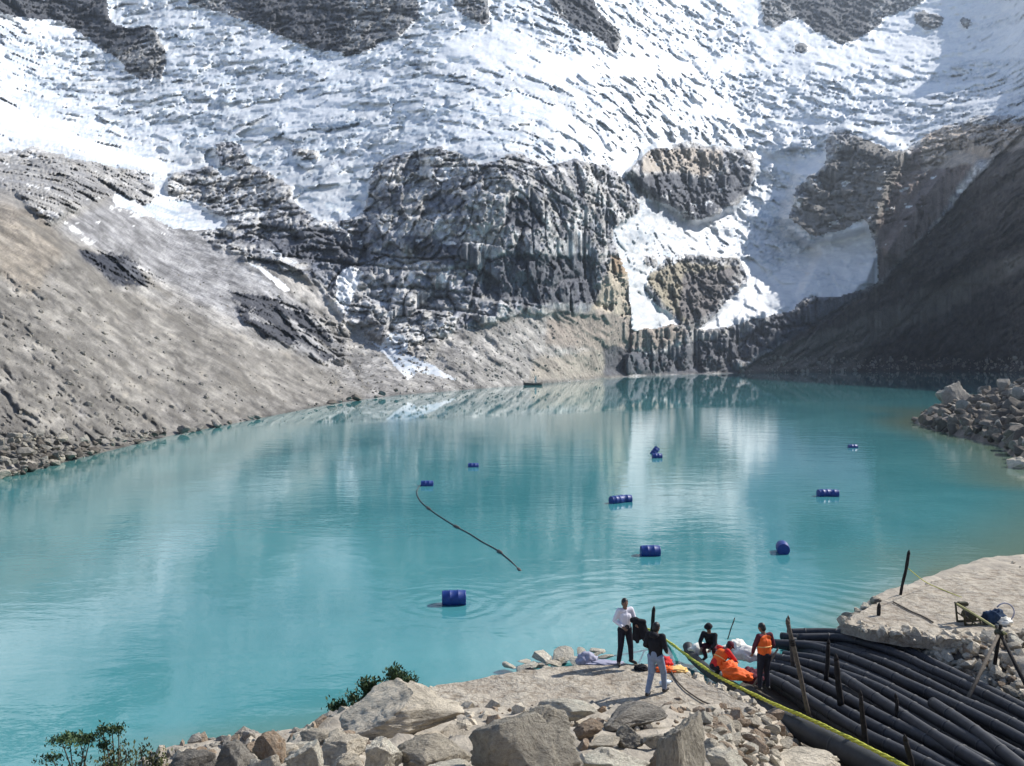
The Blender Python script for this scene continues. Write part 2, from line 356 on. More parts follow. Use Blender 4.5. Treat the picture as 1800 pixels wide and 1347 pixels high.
tint = np.where(m_(lscree | greyscree), tint*m_(np.clip(.70+.5*strk+.9*mes, .35, 1.5))*m_(1+.8*speck), tint)
lay(lscree & (mes+gul2 < -.30), (.13, .12, .108), 1, .6); lay(lscree & (gul2-mes > .36), (.34, .31, .27), 1, .6)
for ln, w_ in (([(40,385),(95,420),(150,470),(205,520),(230,560)], 7), ([(150,440),(230,470),(300,520)], 6), ([(300,560),(350,600),(400,640),(450,690)], 7), ([(120,600),(200,650),(300,700)], 4), ([(20,560),(110,620),(190,690)], 4), ([(380,660),(440,690),(480,700)], 4), ([(560,600),(620,640),(650,690)], 4)):
    dm = np.full(PX.shape, 1e9)
    for (ax_, ay_), (bx_, by_) in zip(ln, ln[1:]):
        q_ = np.clip(((PX+wx2-ax_)*(bx_-ax_)+(PY+wy2-ay_)*(by_-ay_))/((bx_-ax_)**2+(by_-ay_)**2), 0, 1); dm = np.minimum(dm, np.hypot(PX+wx2-ax_-q_*(bx_-ax_), PY+wy2-ay_-q_*(by_-ay_)))
    lay((dm < w_) & ~ice & ~patch, (.135, .125, .112), 2, .75)
lay(rwall, (.10, .086, .078), 6); tint = np.where(m_(rwall), tint*m_(np.clip(.85+.9*mes+.5*gul2, .4, 1.6))*m_(1+.7*speck), tint); lay(zone([(1300,655),(1360,615),(1480,575),(1600,520),(1800,440),(1800,470),(1640,560),(1560,590),(1500,655)], 2), (.21, .185, .155), 5, .9); lay(zone([(1540,380),(1560,300),(1640,240),(1700,240),(1720,280),(1620,420),(1540,500)], 1.2), (.19, .15, .135), 5)
lay(zone([(1620,225),(1800,215),(1800,260),(1700,290),(1620,300)], 1.2), (.36, .30, .25), 3)
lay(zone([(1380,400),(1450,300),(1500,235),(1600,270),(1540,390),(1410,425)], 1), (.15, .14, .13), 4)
lay(zone([(960,560),(1110,540),(1215,585),(1180,610),(1060,620),(960,600)], 1.2), (.29, .25, .22), 6)
lay(zone([(940,625),(1060,615),(1062,662),(930,672)], 1), (.30, .27, .235), 4)
lay(zone([(1055,500),(1075,455),(1105,465),(1108,560),(1040,545)], 1), (.38, .335, .27), 3); lay(zone([(1072,450),(1100,455),(1102,485),(1075,480)], .6), (.30, .22, .15), 2); lay(zone([(1128,275),(1150,262),(1270,262),(1268,292),(1240,312),(1200,304),(1125,304)], .8), (.40, .34, .28), 3, .8)  # last zone: tan top of the rock island, its sunlight painted in
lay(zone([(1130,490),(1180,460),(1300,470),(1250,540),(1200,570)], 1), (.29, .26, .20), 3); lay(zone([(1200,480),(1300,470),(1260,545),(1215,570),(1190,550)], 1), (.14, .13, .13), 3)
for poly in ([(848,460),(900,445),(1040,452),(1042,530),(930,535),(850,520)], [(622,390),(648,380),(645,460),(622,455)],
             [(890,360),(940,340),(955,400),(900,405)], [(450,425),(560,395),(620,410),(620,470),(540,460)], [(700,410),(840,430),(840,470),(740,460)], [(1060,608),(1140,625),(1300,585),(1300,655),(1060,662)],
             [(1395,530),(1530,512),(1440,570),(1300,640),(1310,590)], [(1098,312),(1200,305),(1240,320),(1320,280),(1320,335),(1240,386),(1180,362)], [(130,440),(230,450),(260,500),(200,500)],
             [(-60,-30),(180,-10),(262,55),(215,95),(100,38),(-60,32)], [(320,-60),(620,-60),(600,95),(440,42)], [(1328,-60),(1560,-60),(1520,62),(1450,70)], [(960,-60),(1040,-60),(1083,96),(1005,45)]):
    lay(zone(poly, 1.0), (.075, .08, .098), 2, .88)  # dark rock, with the shade of overhangs and crags painted into its colour
for q_ in ([(400,512),(470,522),(565,555),(590,635),(540,628),(480,595),(430,565)], [(135,437),(232,448),(262,480),(240,505),(190,488)]): lay(zone(q_, 1.8) & (fb[1]+.5*mes > .30), (.035, .038, .05), 0, .9)  # shadow of the steep left crags painted as near-black tint
lay(zone([(150,265),(230,300),(260,350),(150,370),(60,370),(-60,350),(-60,270)], 1), (.24, .23, .22), 4, .6)
speck0 = fbm(Lx*40, Ly*30, Lz*40, 3, .7)
wet = smooth((S-PY) < 6, 3); tint *= m_(1-.35*wet)
snowdust = (~ice) & (patchy+ledge > .50) & (PY < 430) & (PY > 150) & ~lscree & ~rwall
lay(snowdust, (.8, .82, .86), 0, .9)
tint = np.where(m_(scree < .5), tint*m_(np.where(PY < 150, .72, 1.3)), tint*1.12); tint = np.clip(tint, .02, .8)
itint = np.empty(PX.shape+(3,)); itint[:] = (.75, .757, .77)
dirty = np.clip(fbm(Lx*2, Ly*2, Lz*3.5, 5, .65)*1.8+.15, 0, 1)*(1-smo); dirty = dirty + .45*sstep(150, 330, PY)*(1-smo)*(PX < 1000)
itint *= m_(1-.22*np.clip(dirty, 0, 1)); gb = np.clip(sf*1.8+.1+.6*fbm(Lx*30,Ly*20,Lz*34,3,.7), 0, 1)*(1-.7*smo)*.32; itint *= 1-m_(gb)*np.array([1.0,.92,.84])
lay2 = (speck0 > .38)*(1-smo)*(PY > 60)*.45*sstep(-.1,.3,fbm(Lx*2.2,Ly*2,Lz*3,3)); itint *= 1-m_(lay2)*np.array([.8,.76,.7])
cv = np.abs(perlin(Lx*3+warp2*1.5, Ly*3, Lz*16+warp2)); cvm = (cv < .045)*(fbm(Lx*2, Ly*2, Lz*3+9, 3) > -.05)*(1-.6*smo)
itint *= 1-m_(cvm)*np.array([.34, .26, .18])
band = fbm(Lx*1.6+warp2, Ly*1.2, Lz*13+warp2, 4, .6); itint *= 1-m_(np.clip(band*1.6, 0, .5)*(1-.6*smo))*np.array([.42,.36,.28])
crev = (ga[2] < .05)*(1-smo)*.35 + (gb_[2] < .07)*(1-smo)*.16*serA + (gb_[1] > .8)*(1-smo)*.22 + (gc[1] > .85)*(1-smo)*.15
itint *= 1-m_(crev)*np.array([.55, .42, .32])
itint = np.clip(itint, .12, .9)

nr, nc = PX.shape
idx = np.arange(nr*nc).reshape(nr, nc)
quads = np.stack([idx[:-1, :-1], idx[:-1, 1:], idx[1:, 1:], idx[1:, :-1]], -1).reshape(-1, 4)
fz = lambda a: a[:-1, :-1].ravel()
verts = np.stack([Xd, Yd, Zd], -1).reshape(-1, 3)
cl = np.where(fz(ice), 1, np.where(fz(patch), 4, np.where(fz(lscree), 2, np.where(fz(rwall), 3, 0))))
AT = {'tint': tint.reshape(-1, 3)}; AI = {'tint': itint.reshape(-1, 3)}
m_rock = terrain_mat('mountain_rock', .9, 1.3, .38, 1.0, .9)
m_scree = terrain_mat('scree', .95, 3.0, .26, .35, .8)
m_rwall = terrain_mat('moraine', .95, 1.6, .3, .8, .8)
m_ice = terrain_mat('glacier_ice', .6, 1.8, .08, .25, .45, (1, 1, 1.6), .4)
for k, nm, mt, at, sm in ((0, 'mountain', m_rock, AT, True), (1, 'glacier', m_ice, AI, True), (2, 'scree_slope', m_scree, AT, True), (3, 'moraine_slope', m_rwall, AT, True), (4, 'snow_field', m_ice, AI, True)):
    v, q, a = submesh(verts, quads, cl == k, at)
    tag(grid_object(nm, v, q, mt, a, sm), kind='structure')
# the part of the bank under the water line, so that the lake has a bed at its edge
sub = np.stack([np.stack([U[0]*d_, d_+0*U[0], z_+0*U[0]], -1) for d_, z_ in ((shore_D(cx), 0.0), (shore_D(cx)*.97, -1.5), (shore_D(cx)*.9, -6))])
si = np.arange(3*nc).reshape(3, nc); sq = np.stack([si[1:, :-1], si[1:, 1:], si[:-1, 1:], si[:-1, :-1]], -1).reshape(-1, 4)
tag(grid_object('lake_bed', sub.reshape(-1, 3), sq, m_scree, {'tint': np.tile((.25, .22, .18), (3*nc, 1))}), kind='structure')

# ------------------------------------------------------------------ near banks (ordinary height field over x, y)
BANK = [tuple(P(*a).xy) for a in ((240,1347,0.),(290,1326,0.),(400,1308,0.),(600,1285,0.),(660,1250,0.),(745,1210,0.6),(870,1180,0.8),(1080,1160,0.9),(1200,1165,.7),(1222,1180,.6),(1300,1222,.6))]
BANK = [(-30,-30),(-18,-10),(-12,0),(-7.5,9),(-6.0,12.5),(-6.6,15.8),(-8.0,18.0)] + BANK + [tuple(P(1290,1214,.3).xy), tuple(P(1440,1290,.6).xy), (6.4,17.4), (5.4,14), (5.2,6), (15,6), (15.0,17.0)] + [tuple(P(*a).xy) for a in ((1700,1180,.5),(1600,1140,.4),(1540,1108,.3),(1470,1098,.1),(1500,1082,0.),(1560,1052,0.2),(1640,1022,.2),(1700,1003,.2),(1800,998,.2))] + \
   [(26,39),(33,46),(41,56)] + [tuple(P(*a).xy) for a in ((1840,850,0),(1795,815,0),(1760,785,0),(1690,768,0),(1640,755,0),(1605,742,0),(1640,728,0),(1700,715,0))] + [(95,150),(150,175),(300,190),(330,-60),(0,-80),(-30,-60)]
def seg_dist(x, y, poly):
    d = np.full(x.shape, 1e9); n = len(poly)
    for i in range(n):
        ax, ay = poly[i]; bx, by = poly[(i+1) % n]; L = (bx-ax)**2+(by-ay)**2+1e-9
        t = np.clip(((x-ax)*(bx-ax)+(y-ay)*(by-ay))/L, 0, 1)
        d = np.minimum(d, np.hypot(x-ax-t*(bx-ax), y-ay-t*(by-ay)))
    return np.where(inpoly(x, y, poly), d, -d)
def ground_z(x, y, detail=False):
    x = np.asarray(x, float); y = np.asarray(y, float)
    sd = seg_dist(x, y, BANK)
    near = y < 44
    lf = sstep(-3.2, -5.2, x)
    zb = np.where(sd > 0, np.minimum(sd*1.1, 1.0-.68*lf), np.maximum(sd*.8, -5.))
    rise = np.clip(19.2-1.6*lf-y, 0, 40)*.34 + .1*sstep(19.6, 18.6, y)*(1-lf)
    z = zb + np.where(near, rise*sstep(-.2, 3.0, sd), 0)
    rp = sstep(44, 60, y)*np.clip(sd, 0, 200)
    z = z + rp*.30*(1+.25*fbm(x*.05, y*.05, x*0+2, 3)) + rp*0
    z = z + np.clip(sd, 0, 2)*near*(.09*fbm(x*1.2, y*1.2, x*0, 4, .6) + (.07*facets(x*2.2, y*2.2, x*0+.5, 31, 1.2)[0]*(y < 20) if detail else 0)) + sstep(2, 12, sd)*sstep(46, 60, y)*1.6*fbm(x*.16, y*.16, x*0+5, 5, .6)
    z = z + sstep(40, 90, x)*sstep(44, 20, y)*np.clip(x-40, 0, 300)*.5
    return z
def height_obj(name, xs, ys, mat, colf):
    gx, gy = np.meshgrid(xs, ys); gz = ground_z(gx, gy, True)
    i = np.arange(gx.size).reshape(gx.shape); q = np.stack([i[:-1, :-1], i[:-1, 1:], i[1:, 1:], i[1:, :-1]], -1).reshape(-1, 4)
    keep = (gz.ravel()[q] > -4.5).any(1)
    v = np.stack([gx, gy, gz], -1).reshape(-1, 3); v, q, a = submesh(v, q, keep, {'tint': colf(gx, gy, gz).reshape(-1, 3)})
    return tag(grid_object(name, v, q, mat, a), kind='structure')
def colf(gx, gy, gz):
    c = np.empty(gx.shape+(3,)); c[:] = (.38, .335, .275); c *= (1+.5*fbm(gx*.8, gy*.8, gx*0, 4, .6))[..., None]
    c *= np.where(gz < .15, .6, 1)[..., None]; return c
def colf2(gx, gy, gz):
    c = np.empty(gx.shape+(3,)); c[:] = (.20, .175, .155); c *= (1+.8*fbm(gx*.3, gy*.3, gx*0, 4, .6))[..., None]; return np.clip(c, .05, .6)
m_bank = terrain_mat('bank_soil', .95, 14, .25, .07, .8)
m_point = terrain_mat('shore_rubble', .95, 5.0, .35, .3, 1.0)
height_obj('ground', np.arange(-16, 26, .2), np.arange(-2, 45, .2), m_bank, colf)
height_obj('rocky_shore', np.arange(22, 330, 1.2), np.concatenate([np.arange(44.8, 190, 1.0)]), m_point, colf2)
height_obj('far_ground', np.concatenate([np.arange(-60, -15.9, 2), np.arange(-15.9, 25.8, 4), np.arange(25.8, 330, 3)]), np.arange(-60, -1.9, 3), m_bank, colf)
height_obj('side_ground', np.arange(25.8, 330, 2.0), np.arange(-2, 45, 1.0), m_bank, colf)

# ------------------------------------------------------------------ lake
def lake():
    xs = np.concatenate([np.arange(-900, -60, 30), np.arange(-60, 80, 1.0), np.arange(80, 1500, 30)]); ys = np.concatenate([np.arange(-60, 10, 10), np.arange(10, 140, 1.0), np.arange(140, 1400, 30)])
    gx, gy = np.meshgrid(xs, ys); i = np.arange(gx.size).reshape(gx.shape)
    q = np.stack([i[:-1, :-1], i[:-1, 1:], i[1:, 1:], i[1:, :-1]], -1).reshape(-1, 4)
    sd = seg_dist(gx, gy, BANK)
    shw = sstep(-9, 0, sd)*sstep(10, 22, gx)*(gy > 30) + .55*sstep(-2.0, 0, sd)
    shl = seg_dist(gx, gy, [(-38,64),(-41,100),(-41.5,140),(-40,178),(-60,178),(-90,100),(-90,40),(-50,50)])
    shw = np.maximum(shw, .35*sstep(-7, 0, shl))
    m, nt, b = new_mat('glacial_water')
    a = attr(nt, 'shallow'); v = texco(nt, 'Object')
    n1 = noise(nt, v, .028, 5, .6, 1.5)
    deep = ramp(nt, n1, [(.3, (.030, .185, .205)), (.68, (.085, .285, .30))])
    c = mix(nt, a.outputs['Fac'], deep, (.13, .19, .14)); nt.links.new(c, b.inputs['Base Color'])
    b.inputs['IOR'].default_value = 1.33; b.inputs['Specular IOR Level'].default_value = 1.0
    # wind line: glassy under the far wall, ruffled on the near side
    sep = N(nt, 'ShaderNodeSeparateXYZ'); nt.links.new(v, sep.inputs[0])
    A0 = P(430, 752); B0 = P(1660, 699); dx, dy = B0.x-A0.x, B0.y-A0.y; L = math.hypot(dx, dy)
    t1 = math_(nt, 'MULTIPLY', math_(nt, 'SUBTRACT', sep.outputs[0], A0.x), -dy/L); t2 = math_(nt, 'MULTIPLY', math_(nt, 'SUBTRACT', sep.outputs[1], A0.y), dx/L)
    far = math_(nt, 'ADD', t1, t2)
    far = math_(nt, 'ADD', far, math_(nt, 'MULTIPLY', math_(nt, 'SUBTRACT', noise(nt, v, .05, 3), .5), 14))
    calm = N(nt, 'ShaderNodeMapRange'); calm.inputs['From Min'].default_value = -3; calm.inputs['From Max'].default_value = 3
    nt.links.new(far, calm.inputs['Value']); cf = calm.outputs[0]
    ro = math_(nt, 'ADD', math_(nt, 'MULTIPLY', cf, -.025), .045); nt.links.new(ro, b.inputs['Roughness'])
    vs = texco(nt, 'Object', (1, 1.6, 1))
    r1 = noise(nt, vs, 1.1, 3, .55); r2 = noise(nt, vs, .22, 2, .5, .8); r3 = noise(nt, vs, 4.0, 2, .5)
    amp = math_(nt, 'ADD', math_(nt, 'MULTIPLY', cf, -.93), 1.0)
    h = math_(nt, 'ADD', math_(nt, 'MULTIPLY', r1, .007), math_(nt, 'MULTIPLY', r2, .020)); h = math_(nt, 'ADD', h, math_(nt, 'MULTIPLY', r3, .0025))
    # rings spreading from where people stir the water at the landing
    src = P(1290, 1130)
    for (sx, sy, k, amp_, reach) in ((src.x, src.y, 6.6, .0065, 11.0), (P(798,1062).x, P(798,1062).y, 8.5, .004, 3.5)):
        qx = math_(nt, 'SUBTRACT', sep.outputs[0], sx); qy = math_(nt, 'SUBTRACT', sep.outputs[1], sy)
        rr = math_(nt, 'SQRT', math_(nt, 'ADD', math_(nt, 'MULTIPLY', qx, qx), math_(nt, 'MULTIPLY', qy, qy)))
        rw = math_(nt, 'ADD', rr, math_(nt, 'ADD', math_(nt, 'MULTIPLY', r2, 1.8), math_(nt, 'MULTIPLY', r1, .35)))
        w = math_(nt, 'SINE', math_(nt, 'MULTIPLY', rw, k)); fall = math_(nt, 'SUBTRACT', 1.0, math_(nt, 'DIVIDE', rr, reach), True)
        h = math_(nt, 'ADD', h, math_(nt, 'MULTIPLY', math_(nt, 'MULTIPLY', w, fall), amp_))
    h = math_(nt, 'MULTIPLY', h, amp)
    bump(nt, b, h, 1.0, 1.0)
    o = grid_object('lake', np.stack([gx, gy, 0*gx], -1).reshape(-1, 3), q, m, {'shallow': np.clip(shw, 0, 1).ravel()})
    tag(o, kind='structure')
lake()

# ================================================================== the landing: helpers
rnd = random.Random(11)
def flat_mat(name, col, rough=.6, spec=.4, var=.12, scale=8, bd=.004, bs=.4):
    m, nt, b = new_mat(name); v = texco(nt, 'Object'); n1 = noise(nt, v, scale, 5, .6)
    lo = tuple(c*(1-var) for c in col); hi = tuple(min(1, c*(1+var)) for c in col)
    nt.links.new(ramp(nt, n1, [(.3, lo), (.7, hi)]), b.inputs['Base Color'])
    b.inputs['Roughness'].default_value = rough; b.inputs['Specular IOR Level'].default_value = spec
    if bd: bump(nt, b, n1, bs, bd)
    return m
def granite(name, col, dark=.45, stain=None):
    m, nt, b = new_mat(name); v = texco(nt, 'Object')
    oi = N(nt, 'ShaderNodeObjectInfo')
    ad = N(nt, 'ShaderNodeVectorMath', operation='ADD'); nt.links.new(v, ad.inputs[0])
    sc = N(nt, 'ShaderNodeVectorMath', operation='SCALE'); sc.inputs[0].default_value = (31, 17, 23); nt.links.new(oi.outputs['Random'], sc.inputs['Scale'])
    nt.links.new(sc.outputs[0], ad.inputs[1]); v = ad.outputs[0]
    n1 = noise(nt, v, 1.6, 8, .65, .5); n2 = noise(nt, v, 9, 6, .7); n3 = noise(nt, v, 60, 3, .6)
    c = ramp(nt, n1, [(.28, tuple(x*(1-dark) for x in col)), (.5, col), (.75, tuple(min(.85, x*1.22) for x in col))])
    c = mix(nt, 1, c, ramp(nt, n2, [(.3, (.72, .71, .70)), (.62, (1.1, 1.1, 1.08))]), 'MULTIPLY')
    c = mix(nt, 1, c, ramp(nt, n3, [(.35, (.8, .8, .8)), (.6, (1.05, 1.05, 1.05))]), 'MULTIPLY')
    if stain: c = mix(nt, ramp(nt, noise(nt, v, 2.6, 6, .7), [(.52, (0, 0, 0)), (.68, (.8, .8, .8))]), c, stain)
    hv = N(nt, 'ShaderNodeMapRange'); hv.inputs['To Min'].default_value = .8; hv.inputs['To Max'].default_value = 1.15
    nt.links.new(oi.outputs['Random'], hv.inputs['Value'])
    hs = N(nt, 'ShaderNodeHueSaturation'); nt.links.new(hv.outputs[0], hs.inputs['Value']); nt.links.new(c, hs.inputs['Color'])
    nt.links.new(hs.outputs[0], b.inputs['Base Color']); b.inputs['Roughness'].default_value = .88; b.inputs['Specular IOR Level'].default_value = .25
    vo = N(nt, 'ShaderNodeTexVoronoi', feature='DISTANCE_TO_EDGE'); vo.inputs['Scale'].default_value = 1.4; nv = N(nt, 'ShaderNodeVectorMath', operation='ADD'); nn = N(nt, 'ShaderNodeTexNoise'); nn.inputs['Scale'].default_value = 1.5; nt.links.new(v, nn.inputs['Vector']); nt.links.new(v, nv.inputs[0]); nt.links.new(nn.outputs['Color'], nv.inputs[1]); nt.links.new(nv.outputs[0], vo.inputs['Vector'])
    ck = ramp(nt, vo.outputs['Distance'], [(0, (0, 0, 0)), (.03, (1, 1, 1))])
    p = bump(nt, None, n3, .35, .01); p = bump(nt, None, ck, .5, .03, p); p = bump(nt, None, n2, .8, .08, p); bump(nt, b, n1, .8, .25, p)
    return m
M = dict(
    granite=granite('pale_granite', (.63, .56, .455)), brown=granite('stained_granite', (.46, .36, .27), .5, (.28, .16, .08)), grey=granite('grey_granite', (.44, .40, .335), .35),
    white=granite('white_granite', (.74, .68, .57), .25), moraine=granite('brown_moraine_rock', (.19, .165, .14), .45), shoregrey=granite('grey_moraine_rock', (.33, .305, .27), .45), dark=granite('wet_rock', (.13, .115, .10), .5),
    skin=flat_mat('skin', (.20, .11, .07), .55, .4, .08, 20, .001), hair=flat_mat('black_hair', (.012, .011, .012), .5, .4, .3, 60, .003),
    shirt=flat_mat('white_cotton', (.72, .70, .76), .85, .2, .04, 6, .02, .6), black=flat_mat('black_cloth', (.014, .014, .018), .85, .2, .3, 8, .02, .6),
    darkt=flat_mat('dark_trousers', (.022, .022, .032), .9, .15, .25, 8, .02, .6), jeans=flat_mat('blue_denim', (.21, .26, .36), .9, .15, .22, 9, .02, .6),
    orange=flat_mat('orange_vest_cloth', (.82, .13, .02), .7, .3, .12, 8, .02, .6), red=flat_mat('red_cloth', (.55, .03, .03), .8, .2, .15, 8, .02, .6), maroon=flat_mat('maroon_cloth', (.10, .022, .035), .85, .2, .2, 8, .02, .6),
    shoe=flat_mat('dark_leather', (.02, .018, .016), .5, .4, .2, 30, .002), plastic=flat_mat('blue_drum_plastic', (.004, .034, .20), .5, .5, .12, 5, .004, .3),
    pipe=flat_mat('black_polyethylene', (.018, .020, .027), .6, .5, .45, 7, .004, .4), bigpipe=flat_mat('grey_black_pipe', (.035, .038, .042), .6, .4, .3, 5, .01, .4),
    rope=flat_mat('yellow_green_rope', (.50, .50, .07), .7, .3, .22, 18, .02, .8), wood=flat_mat('weathered_wood', (.10, .085, .07), .85, .2, .35, 14, .02, .8),
    darkwood=flat_mat('blackened_wood', (.022, .019, .018), .85, .2, .4, 14, .02, .8), greywood=flat_mat('grey_wood', (.22, .20, .18), .85, .2, .25, 14, .02, .8),
    yellowwood=flat_mat('yellow_painted_pole', (.42, .37, .16), .7, .3, .2, 14, .01), cord=flat_mat('thin_dark_hose', (.09, .085, .08), .7, .3, .2, 10, 0),
    sack=flat_mat('white_woven_sack', (.72, .70, .64), .85, .2, .10, 9, .03, .8), tan=flat_mat('yellow_cloth', (.80, .52, .20), .8, .2, .12, 9, .02, .6), bluecloth=flat_mat('blue_cloth', (.025, .05, .10), .85, .2, .2, 9, .02, .6),
    slate=flat_mat('lilac_grey_sheet', (.33, .33, .42), .8, .2, .15, 9, .02, .6), iron=flat_mat('painted_iron', (.045, .042, .02), .6, .4, .4, 12, .004), bottle=flat_mat('clear_bottle', (.62, .72, .82), .3, .5, .08, 9, 0),
    leaf=flat_mat('green_leaves', (.042, .075, .025), .6, .3, .5, 5, 0), leaf2=flat_mat('olive_leaves', (.075, .085, .03), .6, .3, .5, 5, 0), bark=flat_mat('bark', (.09, .07, .05), .9, .2, .3, 20, .005))
def platform_mat():
    m, nt, b = new_mat('cemented_stone'); v = texco(nt, 'Object', (1, 1, 1))
    vo = N(nt, 'ShaderNodeTexVoronoi', feature='DISTANCE_TO_EDGE'); vo.inputs['Scale'].default_value = 1.15
    wv = N(nt, 'ShaderNodeVectorMath', operation='ADD'); nn = N(nt, 'ShaderNodeTexNoise'); nn.inputs['Scale'].default_value = 2.2
    nt.links.new(v, nn.inputs['Vector']); nt.links.new(v, wv.inputs[0]); nt.links.new(nn.outputs['Color'], wv.inputs[1]); nt.links.new(wv.outputs[0], vo.inputs['Vector'])
    n1 = noise(nt, v, .8, 8, .65); n2 = noise(nt, v, 12, 6, .7)
    c = ramp(nt, n1, [(.3, (.36, .31, .255)), (.55, (.46, .41, .34)), (.75, (.53, .48, .40))])
    c = mix(nt, 1, c, ramp(nt, n2, [(.3, (.82, .81, .8)), (.65, (1.06, 1.06, 1.05))]), 'MULTIPLY')
    j = ramp(nt, vo.outputs['Distance'], [(0, (.50, .47, .44)), (.035, (1, 1, 1))]); c = mix(nt, ramp(nt, n1, [(.4, (0, 0, 0)), (.6, (.85, .85, .85))]), c, mix(nt, 1, c, j, 'MULTIPLY'))
    c = mix(nt, 1, c, ramp(nt, noise(nt, v, 3.2, 7, .75), [(.36, (.62, .58, .53)), (.52, (1, 1, 1)), (.7, (1.12, 1.12, 1.1))]), 'MULTIPLY')
    nt.links.new(c, b.inputs['Base Color']); b.inputs['Roughness'].default_value = .93; b.inputs['Specular IOR Level'].default_value = .2
    p = bump(nt, None, n2, .8, .04); p = bump(nt, None, vo.outputs['Distance'], .35, .08, p); bump(nt, b, n1, 1.0, .4, p)
    return m
M['slab'] = platform_mat()

def G(px, py, lift=0.0):
    """where the sight line of a photo pixel meets the near ground"""
    u, e = ray(px, py); ds = np.arange(5, 260, .05 if py > 900 else .25)
    z = CAMH+e*ds; g = np.maximum(ground_z(u*ds, ds), 0)+lift
    k = int(np.argmax(z <= g)); d = ds[k]
    return Vector((u*d, d, float(g[k])))

# tubes with a parallel frame
def tube(bm, pts, rad, seg=10, cap=True, dome=False):
    pts = [Vector(p) for p in pts]; n = len(pts)
    rads = rad if isinstance(rad, (list, tuple)) else [rad]*n
    t0 = (pts[1]-pts[0]).normalized(); up = Vector((0, 0, 1)) if abs(t0.z) < .9 else Vector((1, 0, 0))
    nrm = t0.cross(up).normalized(); rings = []
    prev = t0
    for i, p in enumerate(pts):
        t = (pts[min(i+1, n-1)]-pts[max(i-1, 0)]).normalized()
        q = prev.rotation_difference(t); nrm = (q @ nrm).normalized(); prev = t; bn = t.cross(nrm)
        rings.append([bm.verts.new(p + rads[i]*(math.cos(2*math.pi*k/seg)*nrm + math.sin(2*math.pi*k/seg)*bn)) for k in range(seg)])
    for a, b in zip(rings, rings[1:]):
        for k in range(seg): bm.faces.new((a[k], a[(k+1) % seg], b[(k+1) % seg], b[k]))
    if cap: bm.faces.new(rings[0][::-1]); bm.faces.new(rings[-1])
    return bm
def spline(pts, n=12):
    P_ = [Vector(p) for p in pts]; P_ = [2*P_[0]-P_[1]] + P_ + [2*P_[-1]-P_[-2]]; out = []
    for i in range(1, len(P_)-2):
        a, b, c, d = P_[i-1:i+3]
        for k in range(n):
            t = k/n; out.append(.5*((2*b)+(c-a)*t+(2*a-5*b+4*c-d)*t*t+(3*b-a-3*c+d)*t**3))
    return out+[P_[-2]]
def box(bm, c, s, rot=None, bev=0.0):
    r_ = bmesh.ops.create_cube(bm, size=1); vs = r_['verts']
    M_ = Matrix.Translation(c) @ (rot.to_matrix().to_4x4() if rot else Matrix()) @ Matrix.Diagonal((*s, 1))
    bmesh.ops.transform(bm, matrix=M_, verts=vs)
    if bev: bmesh.ops.bevel(bm, geom=list({e for v in vs for e in v.link_edges}), offset=bev, segments=2, affect='EDGES')
    return vs
def ell(bm, c, r, rot=None, sub=3):
    r_ = bmesh.ops.create_icosphere(bm, subdivisions=sub, radius=1); vs = r_['verts']
    bmesh.ops.transform(bm, matrix=Matrix.Translation(c) @ (rot.to_matrix().to_4x4() if rot else Matrix()) @ Matrix.Diagonal((*r, 1)), verts=vs); return vs
def cap_(bm, a, b, ra, rb, seg=12):
    a = Vector(a); b = Vector(b); d = (b-a)
    if d.length < 1e-5: d = Vector((0, 0, 1e-3))
    pts = []; rr = []; L = d.length; d.normalize()
    for k in range(5): th = math.pi/2*(1-k/4.0001); pts.append(a-d*ra*math.sin(th)); rr.append(max(ra*math.cos(th), 1e-4))
    for k in range(1, 5): th = math.pi/2*(k/4.0001); pts.append(b+d*rb*math.sin(th)) if k else None; rr.append(max(rb*math.cos(th), 1e-4))
    pts.insert(5, b); rr.insert(5, rb)
    tube(bm, pts, rr, seg)

# rocks: a sphere cut by random planes, then roughened
def rock_mesh(name, seed, sub=3, cuts=9, rough=.08, flat=.78):
    r_ = np.random.RandomState(seed); bm = bmesh.new(); bmesh.ops.create_icosphere(bm, subdivisions=sub, radius=1)
    v = np.array([x.co[:] for x in bm.verts])
    for k in range(cuts):
        n = r_.normal(size=3); n /= np.linalg.norm(n); d = r_.uniform(.42, flat)
        t = np.maximum(v @ n - d, 0); v -= t[:, None]*n*.96
    o = seed*3.7
    v *= (1+rough*fbm(v[:, 0]*1.7+o, v[:, 1]*1.7, v[:, 2]*1.7, 5, .6)*2)[:, None]
    if sub > 4: v *= (1+.07*facets(v[:, 0]*2.3+o, v[:, 1]*2.3, v[:, 2]*2.3, 21, 1.4)[0]+.025*facets(v[:, 0]*6+o, v[:, 1]*6, v[:, 2]*6, 22, 1.4)[0])[:, None]
    v /= np.abs(v).max(0)
    for x, c in zip(bm.verts, v): x.co = c
    me = bpy.data.meshes.new(name); bm.to_mesh(me); bm.free()
    me.polygons.foreach_set('use_smooth', [sub > 3]*len(me.polygons)); return me
small_meshes = {}
def small_rock(mat, k):
    key = (mat, k)
    if key not in small_meshes:
        me = rock_mesh('stone', 40+k, 3, 12, .05, .7); me.materials.append(M[mat]); small_meshes[key] = me
    return small_meshes[key]
def stone(name, loc, size, mat, k, label, cat, group=None, rot=None):
    o = bpy.data.objects.new(name, small_rock(mat, k)); link(o); o.location = loc; o.scale = [s/2 for s in size]
    o.rotation_euler = rot or (rnd.uniform(-.3, .3), rnd.uniform(-.3, .3), rnd.uniform(0, 6.28)); tag(o, label, cat, group); return o
